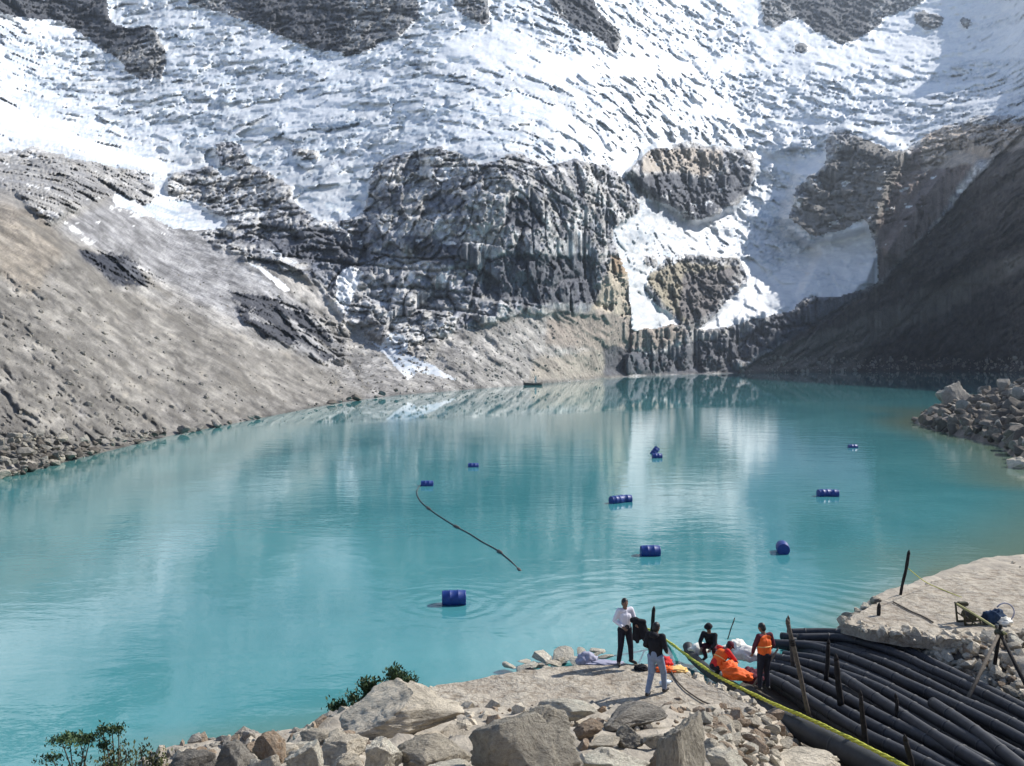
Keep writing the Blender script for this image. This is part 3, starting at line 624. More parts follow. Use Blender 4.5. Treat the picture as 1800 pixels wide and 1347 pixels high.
def boulder(seed, box_, mat, label, depth=1.0, rz=0.0, group=None, D_=None, cuts=10, rough=.08, sink=.25, tilt=(0, 0), flat=.78):
    x0, y0, x1, y1 = box_; g = G((x0+x1)/2, y1) if D_ is None else PD((x0+x1)/2, y1, D_)
    d = g.y; w = (x1-x0)/F*d; el_ = math.atan2(CAMH-g.z, d); h = max(((y1-y0)/F*d - w*depth*.75*math.sin(el_))/math.cos(el_), w*.30)
    me = rock_mesh('boulder', seed, 5, cuts, rough, flat); me.materials.append(M[mat])
    o = bpy.data.objects.new('boulder', me); link(o); dd = w*depth
    o.scale = (w/2*1.02, dd/2, h*(1+sink)/2); o.location = (g.x, g.y+dd*.30, g.z + h/2 - h*sink/2)
    o.rotation_euler = (tilt[0], tilt[1], rz); tag(o, label, 'boulder', group); return o

# ------------------------------------------------------------------ platforms and channel
def slab(name, pts, z, th, label, cat, seed=0):
    poly = [P(a, b, z) for a, b in pts]
    # dense outline, slightly broken
    out = []
    for i, a in enumerate(poly):
        b = poly[(i+1) % len(poly)]; n = max(1, int((b-a).length/.18))
        for k in range(n):
            p = a.lerp(b, k/n); out.append(p)
    xs = np.array([p.x for p in out]); ys = np.array([p.y for p in out])
    dx = .22*fbm(xs*2.0, ys*2.0, xs*0+seed, 4, .65); dy = .22*fbm(xs*2.0, ys*2.0, xs*0+9+seed, 4, .65)
    bm = bmesh.new(); vs = [bm.verts.new((x+a, y+b, z)) for x, y, a, b in zip(xs, ys, dx, dy)]
    f = bm.faces.new(vs); bm.normal_update()
    if f.normal.z < 0: f.normal_flip()
    r_ = bmesh.ops.extrude_face_region(bm, geom=[f]); new = [g for g in r_['geom'] if isinstance(g, bmesh.types.BMVert)]
    bmesh.ops.translate(bm, vec=(0, 0, -th), verts=vs)
    for v in vs: pass
    for v in new: v.co.z += .03*math.sin(v.co.x*1.7)*math.sin(v.co.y*1.3)
    bmesh.ops.recalc_face_normals(bm, faces=bm.faces)
    o = obj(name, bm, M['slab'], sm=False); return tag(o, label, cat)
slab('stone_platform', [(560,1300),(690,1238),(745,1212),(800,1199),(870,1186),(960,1175),(1080,1166),(1165,1168),(1210,1190),(1262,1213),(1335,1248),(1290,1262),(1240,1268),(1150,1262),(1000,1258),(860,1262),(760,1290),(640,1300)], 1.2, .4,
     'left flat pale stone platform at the water edge with two men standing on it', 'platform')
slab('stone_platform', [(1478,1092),(1500,1080),(1560,1051),(1640,1022),(1700,1004),(1800,1000),(1930,1004),(1960,1120),(1830,1105),(1760,1118),(1700,1124),(1640,1120),(1590,1116),(1540,1108)], 1.2, .35,
     'right flat pale stone platform beyond the pipes with an iron winch on it', 'platform', 4)
def bed():
    bm = bmesh.new(); vs = [bm.verts.new(P(a, b, z)) for a, b, z in ((1190,1130,-.5),(1330,1098,-.5),(1480,1092,-.3),(1560,1110,.2),(1720,1185,.35),(1860,1275,.6),(1990,1420,.9),(1500,1460,.9),(1400,1300,.35),(1285,1222,.05))]
    f = bm.faces.new(vs); bmesh.ops.triangulate(bm, faces=[f]); bmesh.ops.subdivide_edges(bm, edges=bm.edges, cuts=6, use_grid_fill=True)
    for v in bm.verts: v.co.z += rnd.uniform(-.05, .05)
    bmesh.ops.recalc_face_normals(bm, faces=bm.faces)
    tag(obj('channel_floor', bm, M['dark'], sm=False), kind='structure')
bed()

# ------------------------------------------------------------------ boulders of the foreground
B = [
 (1, (588,1206,846,1296), 'granite', 'large pale whale shaped boulder in front of the dark green bush', .62, .1, 9, .05),
 (2, (692,1276,846,1372), 'granite', 'pale blocky boulder below the whale shaped boulder', .7, .2, 12, .05),
 (3, (620,1284,706,1372), 'white', 'narrow white boulder left of the pale blocky boulder', .8, .5, 9, .08),
 (4, (548,1286,646,1352), 'granite', 'low tan boulder below the left end of the dark green bush', .8, .3, 9, .07),
 (5, (494,1300,566,1372), 'white', 'small pale boulder with streaks on the bottom edge left of the tan boulder', .8, .1, 9, .07),
 (6, (822,1216,1052,1400), 'grey', 'huge dark faced boulder with a pale top at the bottom centre', .62, .15, 10, .07),
 (7, (940,1222,1052,1272), 'white', 'pale flat rock lying on the huge dark faced boulder', .6, -.2, 9, .06),
 (8, (1152,1220,1256,1400), 'grey', 'tall upright slab boulder with a bright right edge beside the rubble', .62, .5, 8, .05),
 (9, (1024,1304,1156,1390), 'white', 'cream block shaped boulder on the bottom edge left of the upright slab', .7, .1, 12, .04),
 (10, (1142,1306,1220,1380), 'brown', 'small pinkish boulder at the foot of the upright slab', .8, .4, 9, .07),
 (11, (1310,1306,1488,1376), 'granite', 'wide flat pale boulder at the bottom beside the thick pipe', .6, .05, 9, .05),
 (12, (1082,1270,1138,1320), 'grey', 'rounded grey green boulder in the hollow between the big boulders', .8, 0, 6, .05),
 (13, (1126,1280,1188,1320), 'granite', 'small tan block beside the rounded grey green boulder', .8, .1, 12, .04),
 (14, (1030,1284,1100,1322), 'granite', 'small pale slab left of the rounded grey green boulder', .8, .3, 10, .05),
 (15, (1048,1228,1180,1286), 'shoregrey', 'broad grey brown boulder behind the hollow right of the pale flat rock', .55, .2, 9, .07),
 (16, (1000,1258,1064,1302), 'brown', 'brown streaked stone at the right flank of the huge dark faced boulder', .8, .2, 9, .07),
 (17, (440,1286,500,1352), 'brown', 'orange brown stained rock on the left bank near the bottom edge', .8, .2, 10, .08),
 (18, (370,1298,448,1360), 'shoregrey', 'grey brown rock left of the orange stained rock', .8, .3, 9, .08),
 (19, (290,1312,374,1376), 'shoregrey', 'dark grey rock at the far left end of the bank beside the low bush', .8, .1, 9, .08),
 (20, (512,1278,592,1314), 'granite', 'flat tan rock at the water edge left of the dark green bush', .7, .3, 9, .07),
 (21, (842,1310,936,1392), 'brown', 'brown stained rock wedged on the bottom edge before the huge dark boulder', .7, .1, 9, .07),
 (22, (1236,1310,1326,1376), 'white', 'pale broken rock on the bottom edge among the rubble', .7, .1, 10, .07),
 (23, (740,1318,850,1400), 'white', 'pale cracked boulder cut by the bottom edge below the blocky boulder', .7, .4, 12, .06),
 (24, (560,1322,640,1390), 'granite', 'tan boulder cut by the bottom edge left of the narrow white boulder', .7, .6, 11, .07),
 (25, (930,1316,1030,1396), 'shoregrey', 'grey boulder on the bottom edge between the huge dark boulder and the cream block', .7, .2, 10, .07),
 (26, (420,1322,500,1390), 'granite', 'pale boulder cut by the bottom edge under the orange stained rock', .7, .2, 10, .07)]
for k, b_, mt, lb, dp, rz, cu, rg in B: boulder(k+60, b_, mt, lb, dp, rz, cuts=cu, rough=rg)
# rubble between the slab boulder and the thick pipe
def rubble(poly, n, smin, smax, mats, label, group, seed, zoff=.0, fn=None, cat='stone', name='stone', squash=.62):
    r_ = random.Random(seed); xs = [p[0] for p in poly]; ys = [p[1] for p in poly]; done = 0; pts = []; tries = 0
    while done < n and tries < n*60:
        tries += 1
        a = r_.uniform(min(xs), max(xs)); b = r_.uniform(min(ys), max(ys))
        if not inpoly(np.array([a]), np.array([b]), poly)[0]: continue
        g = fn(a, b) if fn else G(a, b); s = r_.uniform(smin, smax)*(.7+.6*r_.random())
        if any((g-q).length < (s+t)*.38 for q, t in pts): continue
        pts.append((g, s)); done += 1
        size = (s*r_.uniform(.8, 1.35), s*r_.uniform(.7, 1.1), s*squash*r_.uniform(.8, 1.3))
        stone(name, g+Vector((0, 0, zoff+size[2]*.22)), size, r_.choice(mats), r_.randrange(6), label, cat, group)
rubble([(1236,1240),(1300,1240),(1350,1262),(1392,1300),(1400,1325),(1330,1345),(1240,1350)], 88, .20, .40, ['white','granite','granite','brown'], 'pale broken stone packed in the rubble beside the thick black pipe', 'pale rubble stones beside the thick pipe', 5)
def wallz(a, b):      # the stepped stone face between the right platform and the channel
    t = (b - np.interp(a, [1480,1560,1640,1720,1800,1900], [1096,1112,1122,1126,1120,1112]))/np.interp(a, [1480,1560,1640,1720,1800,1900], [10,26,50,75,120,150])
    z = 1.12 - .75*max(0, min(1, t)); return P(a, b, z)
def wall_face():
    bm = bmesh.new(); R = []
    for a in range(1480, 1991, 6):
        col = []
        for k in range(9):
            t = k/8; top = np.interp(a, [1480,1560,1640,1720,1800,1900], [1094,1110,1120,1124,1118,1110]); ext = np.interp(a, [1480,1560,1640,1720,1800,1900], [12,30,56,85,135,170])
            p = P(a, top+ext*t, 1.13 - .85*t); col.append(bm.verts.new(p+Vector((rnd.uniform(-.04, .04), rnd.uniform(-.04, .04), rnd.uniform(-.06, .02)))))
        R.append(col)
    for c0, c1 in zip(R, R[1:]):
        for k in range(8): bm.faces.new((c0[k], c0[k+1], c1[k+1], c1[k]))
    bmesh.ops.recalc_face_normals(bm, faces=bm.faces)
    tag(obj('earth_bank', bm, M['dark'], sm=False), kind='structure')
wall_face()
rubble([(1556,1116),(1640,1124),(1720,1130),(1800,1122),(1860,1118),(1870,1260),(1800,1236),(1720,1196),(1640,1158),(1590,1136)], 112, .22, .46, ['white','granite','granite','brown','grey'], 'stone in the stacked rubble face under the right platform', 'rubble stones under the right platform', 6, fn=wallz)
rubble([(1484,1078),(1540,1060),(1560,1068),(1545,1092),(1480,1096)], 16, .25, .5, ['white','granite'], 'pale stone at the tip of the right platform by the water', 'pale stones at the tip of the right platform', 8, fn=lambda a, b: P(a, b, .9))
rubble([(270,1338),(330,1318),(450,1302),(560,1300),(600,1300),(600,1350),(280,1360)], 34, .18, .40, ['white','granite','brown','grey'], 'small stone strewn over the left bank at the bottom of the picture', 'small stones on the left bank', 9)
rubble([(600,1300),(860,1290),(860,1360),(1000,1300),(1060,1300),(1240,1300),(1240,1360),(600,1360)], 16, .16, .32, ['granite','brown','grey'], 'small stone lodged between the big foreground boulders', 'small stones between the big boulders', 10)
# white stones in the shallows beside the man in the white shirt
rubble([(895,1172),(950,1150),(1050,1146),(1066,1158),(980,1176),(900,1182)], 30, .45, .95, ['white','white','white','granite'], 'whitish stone heaped at the water edge left of the man in the white shirt', 'whitish stones at the water edge', 12, fn=lambda a, b: P(a, b, .12), squash=.28)

def slab_edge(r_):
    a = r_.uniform(1478, 1830); b_ = np.interp(a, [1478,1540,1590,1640,1700,1760,1830], [1092,1107,1115,1119,1123,1117,1106]) + r_.gauss(0, 3); return P(a, b_, 1.12+r_.uniform(-.1, .08))
def slab_edge2(r_):
    a = r_.uniform(1165, 1335); b_ = np.interp(a, [1165,1210,1262,1335], [1168,1190,1213,1248]) + r_.gauss(0, 3); return P(a, b_, 1.05+r_.uniform(-.15, .05))
scatter_later = (slab_edge, slab_edge2)
# ------------------------------------------------------------------ far shores
RP = [(1612,742),(1650,722),(1700,706),(1730,680),(1800,625),(1815,800),(1780,790),(1700,768),(1640,756)]
boulder(91, (1648,668,1718,730), 'shoregrey', 'big square boulder with pale edges on the rocky point', .6, .3, D_=121, rough=.06, sink=.1)
boulder(94, (1772,800,1830,830), 'granite', 'rounded boulder in the shallows on the right picture edge', .9, .1, D_=70, rough=.06)
boulder(95, (1785,780,1840,806), 'dark', 'dark boulder behind the rounded one on the right picture edge', .9, .1, D_=76, rough=.06)
rubble(RP, 150, .8, 2.1, ['moraine','moraine','shoregrey','dark'], 'broken boulder lying on the rocky point across the water', 'boulders on the rocky point', 14, fn=lambda a, b: G(a, b), cat='boulder', name='boulder', squash=.8)
def shore_stone(a, b):
    # on the scree slope: rise with the distance over the shore line
    py = float(shore_py(np.array([a]))[0]); d = float(shore_D(np.array([a]))[0]); D1 = float(baseD(np.array([[a]]), np.array([[b]]))[0, 0]); return PD(a, b, min(D1, d*1.6)*.985)
rubble([(0,765),(60,762),(150,775),(290,755),(300,764),(140,803),(60,822),(0,836)], 90, .35, .95, ['moraine','shoregrey','shoregrey','grey'], 'boulder on the near left shore at the foot of the scree', 'boulders on the left shore', 15, fn=shore_stone, cat='boulder', name='boulder', squash=.7)
boulder(96, (28,760,66,776), 'white', 'flat white boulder on the left shore beside a dark one', .6, .1, D_=76)
boulder(97, (16,757,32,776), 'dark', 'small dark boulder left of the flat white boulder', .9, .1, D_=76)
rubble([(0,822),(60,812),(135,797),(136,808),(60,828),(0,842)], 40, .6, 1.3, ['grey','dark','grey'], 'wet grey boulder on the waterline of the left shore', 'wet boulders on the left waterline', 16, fn=lambda a, b: P(a, b, .1), cat='boulder', name='boulder', squash=.6)
rubble([(300,762),(420,738),(560,708),(700,686),(700,694),(560,714),(420,743),(300,768)], 18, .7, 1.8, ['shoregrey','moraine'], 'rock along the far part of the left shore', 'rocks along the far left shore', 17, fn=lambda a, b: P(a, min(b, 760), .2) if False else PD(a, b, float(shore_D(np.array([a]))[0])*.99), squash=.6)
for k, (a, b, w, mt, lb) in enumerate(((270,764,16,'dark','dark rock where the left shore bends'),(288,762,9,'dark','small dark rock standing in the water beyond the bend of the left shore'),(136,800,20,'dark','dark flat rock at the tip of the near left shore'),(145,774,14,'white','pointed white rock on the near left shore'))):
    boulder(110+k, (a-w/2, b-w*.45, a+w/2, b+2), mt, lb, .9, .2, D_=float(shore_D(np.array([a]))[0])*.985)
def scatter_rocks(name, n, fn, smin, smax, mat, seed):
    r_ = random.Random(seed); bm = bmesh.new(); base = [rock_mesh('tmp', 200+k, 1, 7, .05) for k in range(4)]
    for _ in range(n):
        p = fn(r_); s = smin*(smax/smin)**(r_.random()**2.2)
        if p is None: continue
        k0 = len(bm.verts); me = r_.choice(base); bm.from_mesh(me); bm.verts.ensure_lookup_table()
        M_ = Matrix.Translation(p) @ Euler((r_.random()*6, r_.random()*6, r_.random()*6)).to_matrix().to_4x4() @ Matrix.Diagonal((s*.6, s*.5, s*.4, 1))
        for v in bm.verts[k0:]: v.co = M_ @ v.co
    for me in base: bpy.data.meshes.remove(me)
    return tag(obj(name, bm, mat, sm=False), kind='stuff')
vv = verts.reshape(nr, nc, 3)
def on_slope(x0, x1, y0, y1):
    def f(r_):
        a = r_.uniform(x0, x1); b = r_.uniform(y0, y1); i = int(np.argmin(abs(cx-a))); col = PY[:, i]
        if b > S[0, i]-1: return None
        j = int(np.argmin(abs(col-b))); return Vector(vv[j, i])
    return f
scatter_rocks('scree_stones', 1500, on_slope(-20, 640, 470, 830), .12, .9, M['shoregrey'], 3)
scatter_rocks('scree_stones', 1200, on_slope(560, 1100, 560, 700), .4, 1.5, M['shoregrey'], 4)
scatter_rocks('shore_stones', 420, on_slope(1300, 1800, 628, 655), 1.0, 4.5, M['grey'], 5)
def on_point(r_):
    x = r_.uniform(50, 150); y = r_.uniform(60, 150); z = float(ground_z(np.array([x]), np.array([y]))[0]); return Vector((x, y, z)) if z > .02 else None
scatter_rocks('point_stones', 3800, on_point, .3, 1.8, M['moraine'], 6)
def near_bank(r_):
    x = r_.uniform(-10, 26); y = r_.uniform(8, 40); z = float(ground_z(np.array([x]), np.array([y]))[0]); return Vector((x, y, z)) if z > .02 and not (z > 1.0 and y > 19) else None
scatter_rocks('bank_stones', 1500, near_bank, .05, .28, M['granite'], 7)
def near_front(r_):
    x = r_.uniform(-8, 6.5); y = r_.uniform(13.5, 19.5); z = float(ground_z(np.array([x]), np.array([y]))[0]); return Vector((x, y, z)) if z > .3 else None
scatter_rocks('bank_stones', 420, near_front, .08, .4, M['granite'], 17)
scatter_rocks('bank_stones', 260, near_front, .08, .4, M['brown'], 18)
def left_strip(r_):
    x = r_.uniform(-8.2, -3); y = r_.uniform(14.5, 20.5); z = float(ground_z(np.array([x]), np.array([y]))[0]); return Vector((x, y, z)) if z > .03 else None
scatter_rocks('bank_stones', 520, left_strip, .07, .42, M['shoregrey'], 27)
scatter_rocks('edge_stones', 260, slab_edge, .06, .42, M['granite'], 20); scatter_rocks('edge_stones', 120, slab_edge2, .06, .36, M['granite'], 21)
def channel_side(r_):
    a = r_.uniform(1550, 1850); b_ = r_.uniform(1112, 1255); p = wallz(a, b_); return p if 1116 < b_ < np.interp(a, [1550,1640,1720,1800,1870], [1128,1160,1198,1238,1262]) else None
scatter_rocks('bank_stones', 420, channel_side, .15, .5, M['granite'], 19)

# ------------------------------------------------------------------ blue drums on the water
def make_drum():
    bm = bmesh.new(); prof = [(0, 0), (.255, 0), (.275, .006), (.285, .03), (.278, .05), (.287, .08), (.29, .26), (.302, .275), (.302, .30), (.29, .315), (.292, .44), (.292, .565), (.302, .58), (.302, .605), (.29, .62), (.287, .80), (.278, .83), (.285, .85), (.275, .874), (.255, .88), (.25, .86), (0, .86)]
    seg = 28; R = []
    for r_, h in prof:
        R.append([bm.verts.new((h-.44, r_*math.cos(2*math.pi*k/seg), r_*math.sin(2*math.pi*k/seg))) for k in range(seg)] if r_ else [bm.verts.new((h-.44, 0, 0))])
    for a, b in zip(R, R[1:]):
        for k in range(seg):
            k2 = (k+1) % seg
            if len(a) == 1: bm.faces.new((a[0], b[k2], b[k]))
            elif len(b) == 1: bm.faces.new((a[k], a[k2], b[0]))
            else: bm.faces.new((a[k], a[k2], b[k2], b[k]))
    bmesh.ops.recalc_face_normals(bm, faces=bm.faces)
    root = empty('floating_drum')
    obj('drum_body', bm, M['plastic'], root)
    for s in (.14, -.14):
        bm = bmesh.new(); tube(bm, [(.415, s, .08), (.432, s, .08)], .045, 12); obj('bung', bm, M['plastic'], root, sm=False)
    return root
drum0 = make_drum()
def copy_tree(o, parent=None):
    c = o.copy(); COL.objects.link(c); c.parent = parent
    for ch in [x for x in bpy.data.objects if x.parent == o]: copy_tree(ch, c)
    return c
DR = [(798,1062,.08,.22,'nearest blue drum floating alone in the water left of the men',0),(1143,976,.05,.16,'blue drum seen side on straight behind the man in the white shirt',0),(1376,971,1.35,.2,'blue drum seen end on as a round disc',0),
 (1449,872,.15,.16,'left one of the two blue drums touching each other at the right',0),(1462,872,-.2,.14,'right one of the two blue drums touching each other at the right',0),(1084,884,.5,.16,'left one of two dark blue drums tied together mid lake',0),(1098,882,.2,.14,'right one of two dark blue drums tied together mid lake',0),
 (751,854,.05,.08,'dark blue drum at the end of the floating hose',0),(832,821,.1,.04,'low dark drum floating right beyond the end of the floating hose',0),(1499,787,.1,.04,'small distant dark drum nearest the rocky point',0),
 (1155,805,.1,.12,'lower floating drum under the tilted one far out on the lake',0),(1151,797,.5,.18,'tilted drum riding up behind another far out on the lake',-.8)]
for k, (a, b, rz, zc, lb, tl) in enumerate(DR):
    o = drum0 if k == 0 else copy_tree(drum0); g = P(a, b, 0.0); o.location = (g.x, g.y, zc); o.rotation_euler = (0, tl, rz); tag(o, lb, 'drum', 'blue drums floating on the lake')
# floating hose with small floats
hp = [P(*p, .015) for p in ((744,851),(736,857),(733,868),(740,882),(756,896),(773,908),(800,925),(826,939),(848,953),(872,966),(889,979),(905,993),(917,1006),(927,1020),(936,1036))]
hs_ = spline(hp, 8); 
for i, p in enumerate(hs_): p.z = .03-.17*max(0, (i-len(hs_)*.72)/(len(hs_)*.28))**1.3
t = empty('floating_hose', hs_[0]); tag(t, 'long thin hose floating in a curve from a blue drum towards the shore', 'hose')
bm = bmesh.new(); tube(bm, [p-hs_[0] for p in hs_], .024, 8); obj('hose', bm, M['cord'], t)
for q in (30, 48, 74, 92):
    if q < len(hs_):
        bm = bmesh.new(); cap_(bm, hs_[q]-hs_[0], hs_[min(q+2, len(hs_)-1)]-hs_[0], .075, .075); obj('float', bm, M['cord'], t)

# small boat at the far wall
def boat():
    c = P(937, 677.5, 0); root = empty('small_boat', c, .1); tag(root, 'tiny dark boat with a white upright at the foot of the far rock wall', 'boat')
    bm = bmesh.new(); R = []
    for i in range(11):
        t_ = i/10*2-1; w = .95*(1-abs(t_)**2.6)+.04; zt = .75+.35*t_*t_
        R.append([bm.verts.new(q) for q in ((3.4*t_, -w, zt), (3.3*t_, -w*.75, .2), (3.1*t_, 0, -.1), (3.3*t_, w*.75, .2), (3.4*t_, w, zt), (3.3*t_, w*.85, zt-.06), (3.1*t_, 0, .15), (3.3*t_, -w*.85, zt-.06))])
    for a, b in zip(R, R[1:]):
        for k in range(8): bm.faces.new((a[k], a[(k+1) % 8], b[(k+1) % 8], b[k]))
    bm.faces.new(R[0][::-1]); bm.faces.new(R[-1]); bmesh.ops.recalc_face_normals(bm, faces=bm.faces)
    obj('hull', bm, M['dark'], root)
    for x in (-1.2, 1.0): bm = bmesh.new(); box(bm, (x, 0, .5), (.3, 1.5, .06), bev=.01); obj('thwart', bm, M['wood'], root, sm=False)
    bm = bmesh.new(); box(bm, (.9, 0, 1.9), (.5, .5, 2.6), bev=.08); obj('white_upright', bm, M['sack'], root, sm=False)
boat()

# ------------------------------------------------------------------ pipes
def world_path(pts): return spline([P(*p) for p in pts], 8)
def pipe_thing(name, path, r, mat, label, group=None, weld=.9, cat='pipe', seg=14):
    c = path[0].copy(); root = empty(name, c); tag(root, label, cat, group)
    bm = bmesh.new(); tube(bm, [p-c for p in path], r, seg); obj('pipe_wall', bm, mat, root)
    acc = 0; last = path[0]; nxt = weld*rnd.uniform(.3, 1)
    for a, b in zip(path, path[1:]):
        acc += (b-a).length
        if acc > nxt and weld:
            d = (b-a).normalized(); bm = bmesh.new(); tube(bm, [b-c-d*.03, b-c-d*.015, b-c+d*.015, b-c+d*.03], [r+.002, r+.010, r+.010, r+.002], seg); obj('weld_bead', bm, mat, root)
            nxt = acc + weld*rnd.uniform(.8, 1.2)
    for e_, d in ((path[0], path[0]-path[1]), (path[-1], path[-1]-path[-2])):
        d.normalize(); bm = bmesh.new(); tube(bm, [e_-c+d*.002, e_-c+d*.03, e_-c+d*.05], [r*1.02, r*.9, r*.5], seg); obj('end_cap', bm, mat, root)
    return root
TR = [(1386,1112,.35),(1462,1112,.45),(1520,1120,.55),(1580,1137,.65),(1625,1158,.7),(1683,1186,.75),(1800,1245,.85),(1900,1300,.9)]
BL = [(1338,1196,.25),(1370,1212,.35),(1420,1241,.5),(1480,1276,.6),(1530,1303,.7),(1580,1330,.75),(1680,1385,.85),(1780,1440,.9)]
NP = 15
for k in range(NP):
    f = k/(NP-1); pts = [tuple(a*(1-f)+b*f for a, b in zip(t_, b_)) for t_, b_ in zip(TR, BL)]
    off = rnd.uniform(-7, 7); st = rnd.uniform(-26, 26) if 0 < k < NP-1 else 0
    pts = [(a+st*(1-i/7), b+off*math.sin(i*1.1+k)+st*.25*(1-i/7), z+.12*math.sin(k*2.1)+.03*math.sin(i+k)) for i, (a, b, z) in enumerate(pts)]
    path = world_path(pts)
    lb = 'black plastic pipe lying side by side with others in the channel between the platforms'
    if k == 0: lb = 'topmost black pipe bending along the foot of the right platform'
    if k == NP-1: lb = 'black pipe lying closest to the yellow rope'
    pipe_thing('siphon_pipe', path, rnd.uniform(.115, .132), M['pipe'], lb, 'black pipes in the channel')
for pts, lb in (([(1640,1236,.95),(1700,1275,1.05),(1760,1320,1.1),(1850,1392,1.2)], 'black pipe lying on top of the others towards the lower right corner'), ([(1480,1190,.85),(1560,1240,.95),(1640,1292,1.0),(1740,1352,1.1)], 'black pipe stacked on the middle of the bundle'),
                ([(1690,1232,.9),(1760,1262,1.0),(1850,1310,1.1)], 'short black pipe on top of the bundle below the pole tripod')):
    pipe_thing('siphon_pipe', world_path(pts), .13, M['pipe'], lb, 'black pipes in the channel')
pipe_thing('thick_pipe', world_path([(1296,1230,.62),(1380,1270,.72),(1470,1312,.8),(1560,1358,.85),(1660,1412,.9)]), .25, M['bigpipe'], 'thick dark grey pipe below the yellow rope beside the rubble', weld=2.4, seg=20)
pipe_thing('black_pontoon', world_path([(1209,1136,.42),(1215,1152,.3),(1240,1176,.35),(1275,1200,.45),(1310,1222,.5)]), .15, M['bigpipe'], 'dark curved float tube turned up at its lake end under the yellow rope', weld=1.5, cat='float tube')
# yellow rope
yp = spline([P(*p) for p in ((1120,1098,0.0),(1150,1112,.02),(1180,1132,.1),(1215,1158,.45),(1260,1188,.7),(1310,1214,.9),(1365,1240,1.02),(1420,1263,1.1),(1500,1301,1.22),(1600,1352,1.35),(1680,1395,1.45))], 26)
c = yp[0].copy(); root = empty('yellow_rope', c); tag(root, 'long yellow green rope running from the water over the thick pipe to the bottom edge', 'rope')
for ph in range(3):
    bm = bmesh.new(); pts = []
    for i, p in enumerate(yp):
        d = (yp[min(i+1, len(yp)-1)]-yp[max(i-1, 0)]).normalized(); s_ = d.cross(Vector((0, 0, 1))).normalized(); u2 = s_.cross(d); th = i*.62+ph*2.094; q = .022+.006*math.sin(i*.37)
        pts.append(p-c+q*(math.cos(th)*s_+math.sin(th)*u2))
    tube(bm, pts, .024, 7); obj('rope_strand', bm, M['rope'], root)
# dark cord lying over the left platform
def cord(name, pts, r, mat, label, cat='cable', z=None):
    p = spline([P(*q) for q in pts], 8); bm = bmesh.new(); c = p[0].copy(); tube(bm, [q-c for q in p], r, 7); o = obj(name, bm, mat); o.location = c; return tag(o, label, cat)
cord('ground_cable', [(1150,1125,.3),(1170,1160,1.22),(1185,1190,1.22),(1200,1208,1.23),(1215,1220,1.23),(1240,1235,1.23),(1290,1252,1.24)], .018, M['wood'], 'thin brown cord lying over the left platform behind the walking man')
cord('ground_cable', [(1570,1058,1.23),(1600,1074,1.23),(1625,1085,1.23),(1640,1094,1.23)], .025, M['wood'], 'brown cord lying over the right platform towards the winch')
cord('yellow_line', [(1597,1000,2.3),(1625,1022,1.5),(1650,1034,1.25),(1690,1050,1.25)], .012, M['rope'], 'thin yellow line from the leaning stake down to the right platform')
# the ridge of grey driftwood and pipe at the water edge
for a, lb in (([(1390,1124,.3),(1440,1128,.35),(1490,1127,.4)], 'grey wooden batten lying under the topmost pipe'),):
    cord('batten', a, .06, M['greywood'], lb, 'batten')

# ------------------------------------------------------------------ stakes and poles
def pole(name, a, b, r0, r1, mat, label, cat='stake', group=None, notch=True, band=None):
    a = Vector(a); b = Vector(b); root = empty(name, b); tag(root, label, cat, group); n = 9; pts = []; rr = []
    for i in range(n):
        t_ = i/(n-1); p = b.lerp(a, t_)-b; p += Vector((math.sin(t_*5+r0*99), math.cos(t_*4), 0))*.012*(t_*(1-t_)*4); pts.append(p); rr.append((r0*(1-t_)+r1*t_)*(1+.08*math.sin(i*2.3)))
    bm = bmesh.new(); tube(bm, pts, rr, 9); obj('shaft', bm, mat, root)
    d = (pts[-1]-pts[-2]).normalized(); bm = bmesh.new(); tube(bm, [pts[-1], pts[-1]+d*r1*1.2, pts[-1]+d*r1*2.6], [r1*1.0, r1*.8, r1*.15], 9); obj('pointed_tip', bm, mat, root)
    if band:
        p = pts[0].lerp(pts[-1], band); d2 = (pts[-1]-pts[0]).normalized()
        for s_ in (-.05, 0, .05): bm = bmesh.new(); tube(bm, [p+d2*(s_-.022), p+d2*(s_+.022)], [max(r0, r1)*1.35]*2, 9); obj('rope_wrap', bm, M['rope'] if s_ == 9 else M['darkwood'], root)
    return root
def PDz(px, py, base): return PD(px, py, base.y)
for top, bot, zb, r0, r1, mt, lb, band in (
    ((1385,1096),(1423,1262),.9,.05,.05,'wood','tall grey brown stake leaning left in the middle of the pipes',.80),
    ((1386,1088),(1394,1170),.5,.055,.04,'wood','short split stake crossing the top of the tall leaning stake',None),
    ((1456,1132),(1452,1196),.6,.06,.05,'darkwood','black charred stake standing among the pipes, farthest of the row',None),
    ((1470,1160),(1478,1240),.7,.08,.06,'darkwood','thick black stake among the pipes, second of the row',None),
    ((1513,1222),(1521,1312),.85,.07,.04,'darkwood','black stake among the pipes, third of the row',None),
    ((1592,1302),(1606,1362),1.0,.06,.05,'darkwood','black stake near the bottom edge in front of the others',None),
    ((1575,1226),(1577,1262),.9,.04,.04,'darkwood','short stump sticking up between the middle pipes',None),
    ((1597,974),(1583,1046),1.2,.045,.055,'darkwood','dark crooked stake standing at the far edge of the right platform',None),
    ((1545,1068),(1541,1104),.8,.05,.06,'darkwood','short dark stake at the near corner of the right platform',None),
    ((1149,1074),(1142,1142),.0,.05,.06,'darkwood','dark stake standing in the water behind the walking man',None),
    ((1291,1088),(1279,1124),.2,.018,.018,'wood','thin crooked stick beside the person with the dark hat',None)):
    b = P(*bot, zb); pole('wooden_stake', PDz(*top, b), b, r0, r1, M[mt], lb, group=None, band=band)
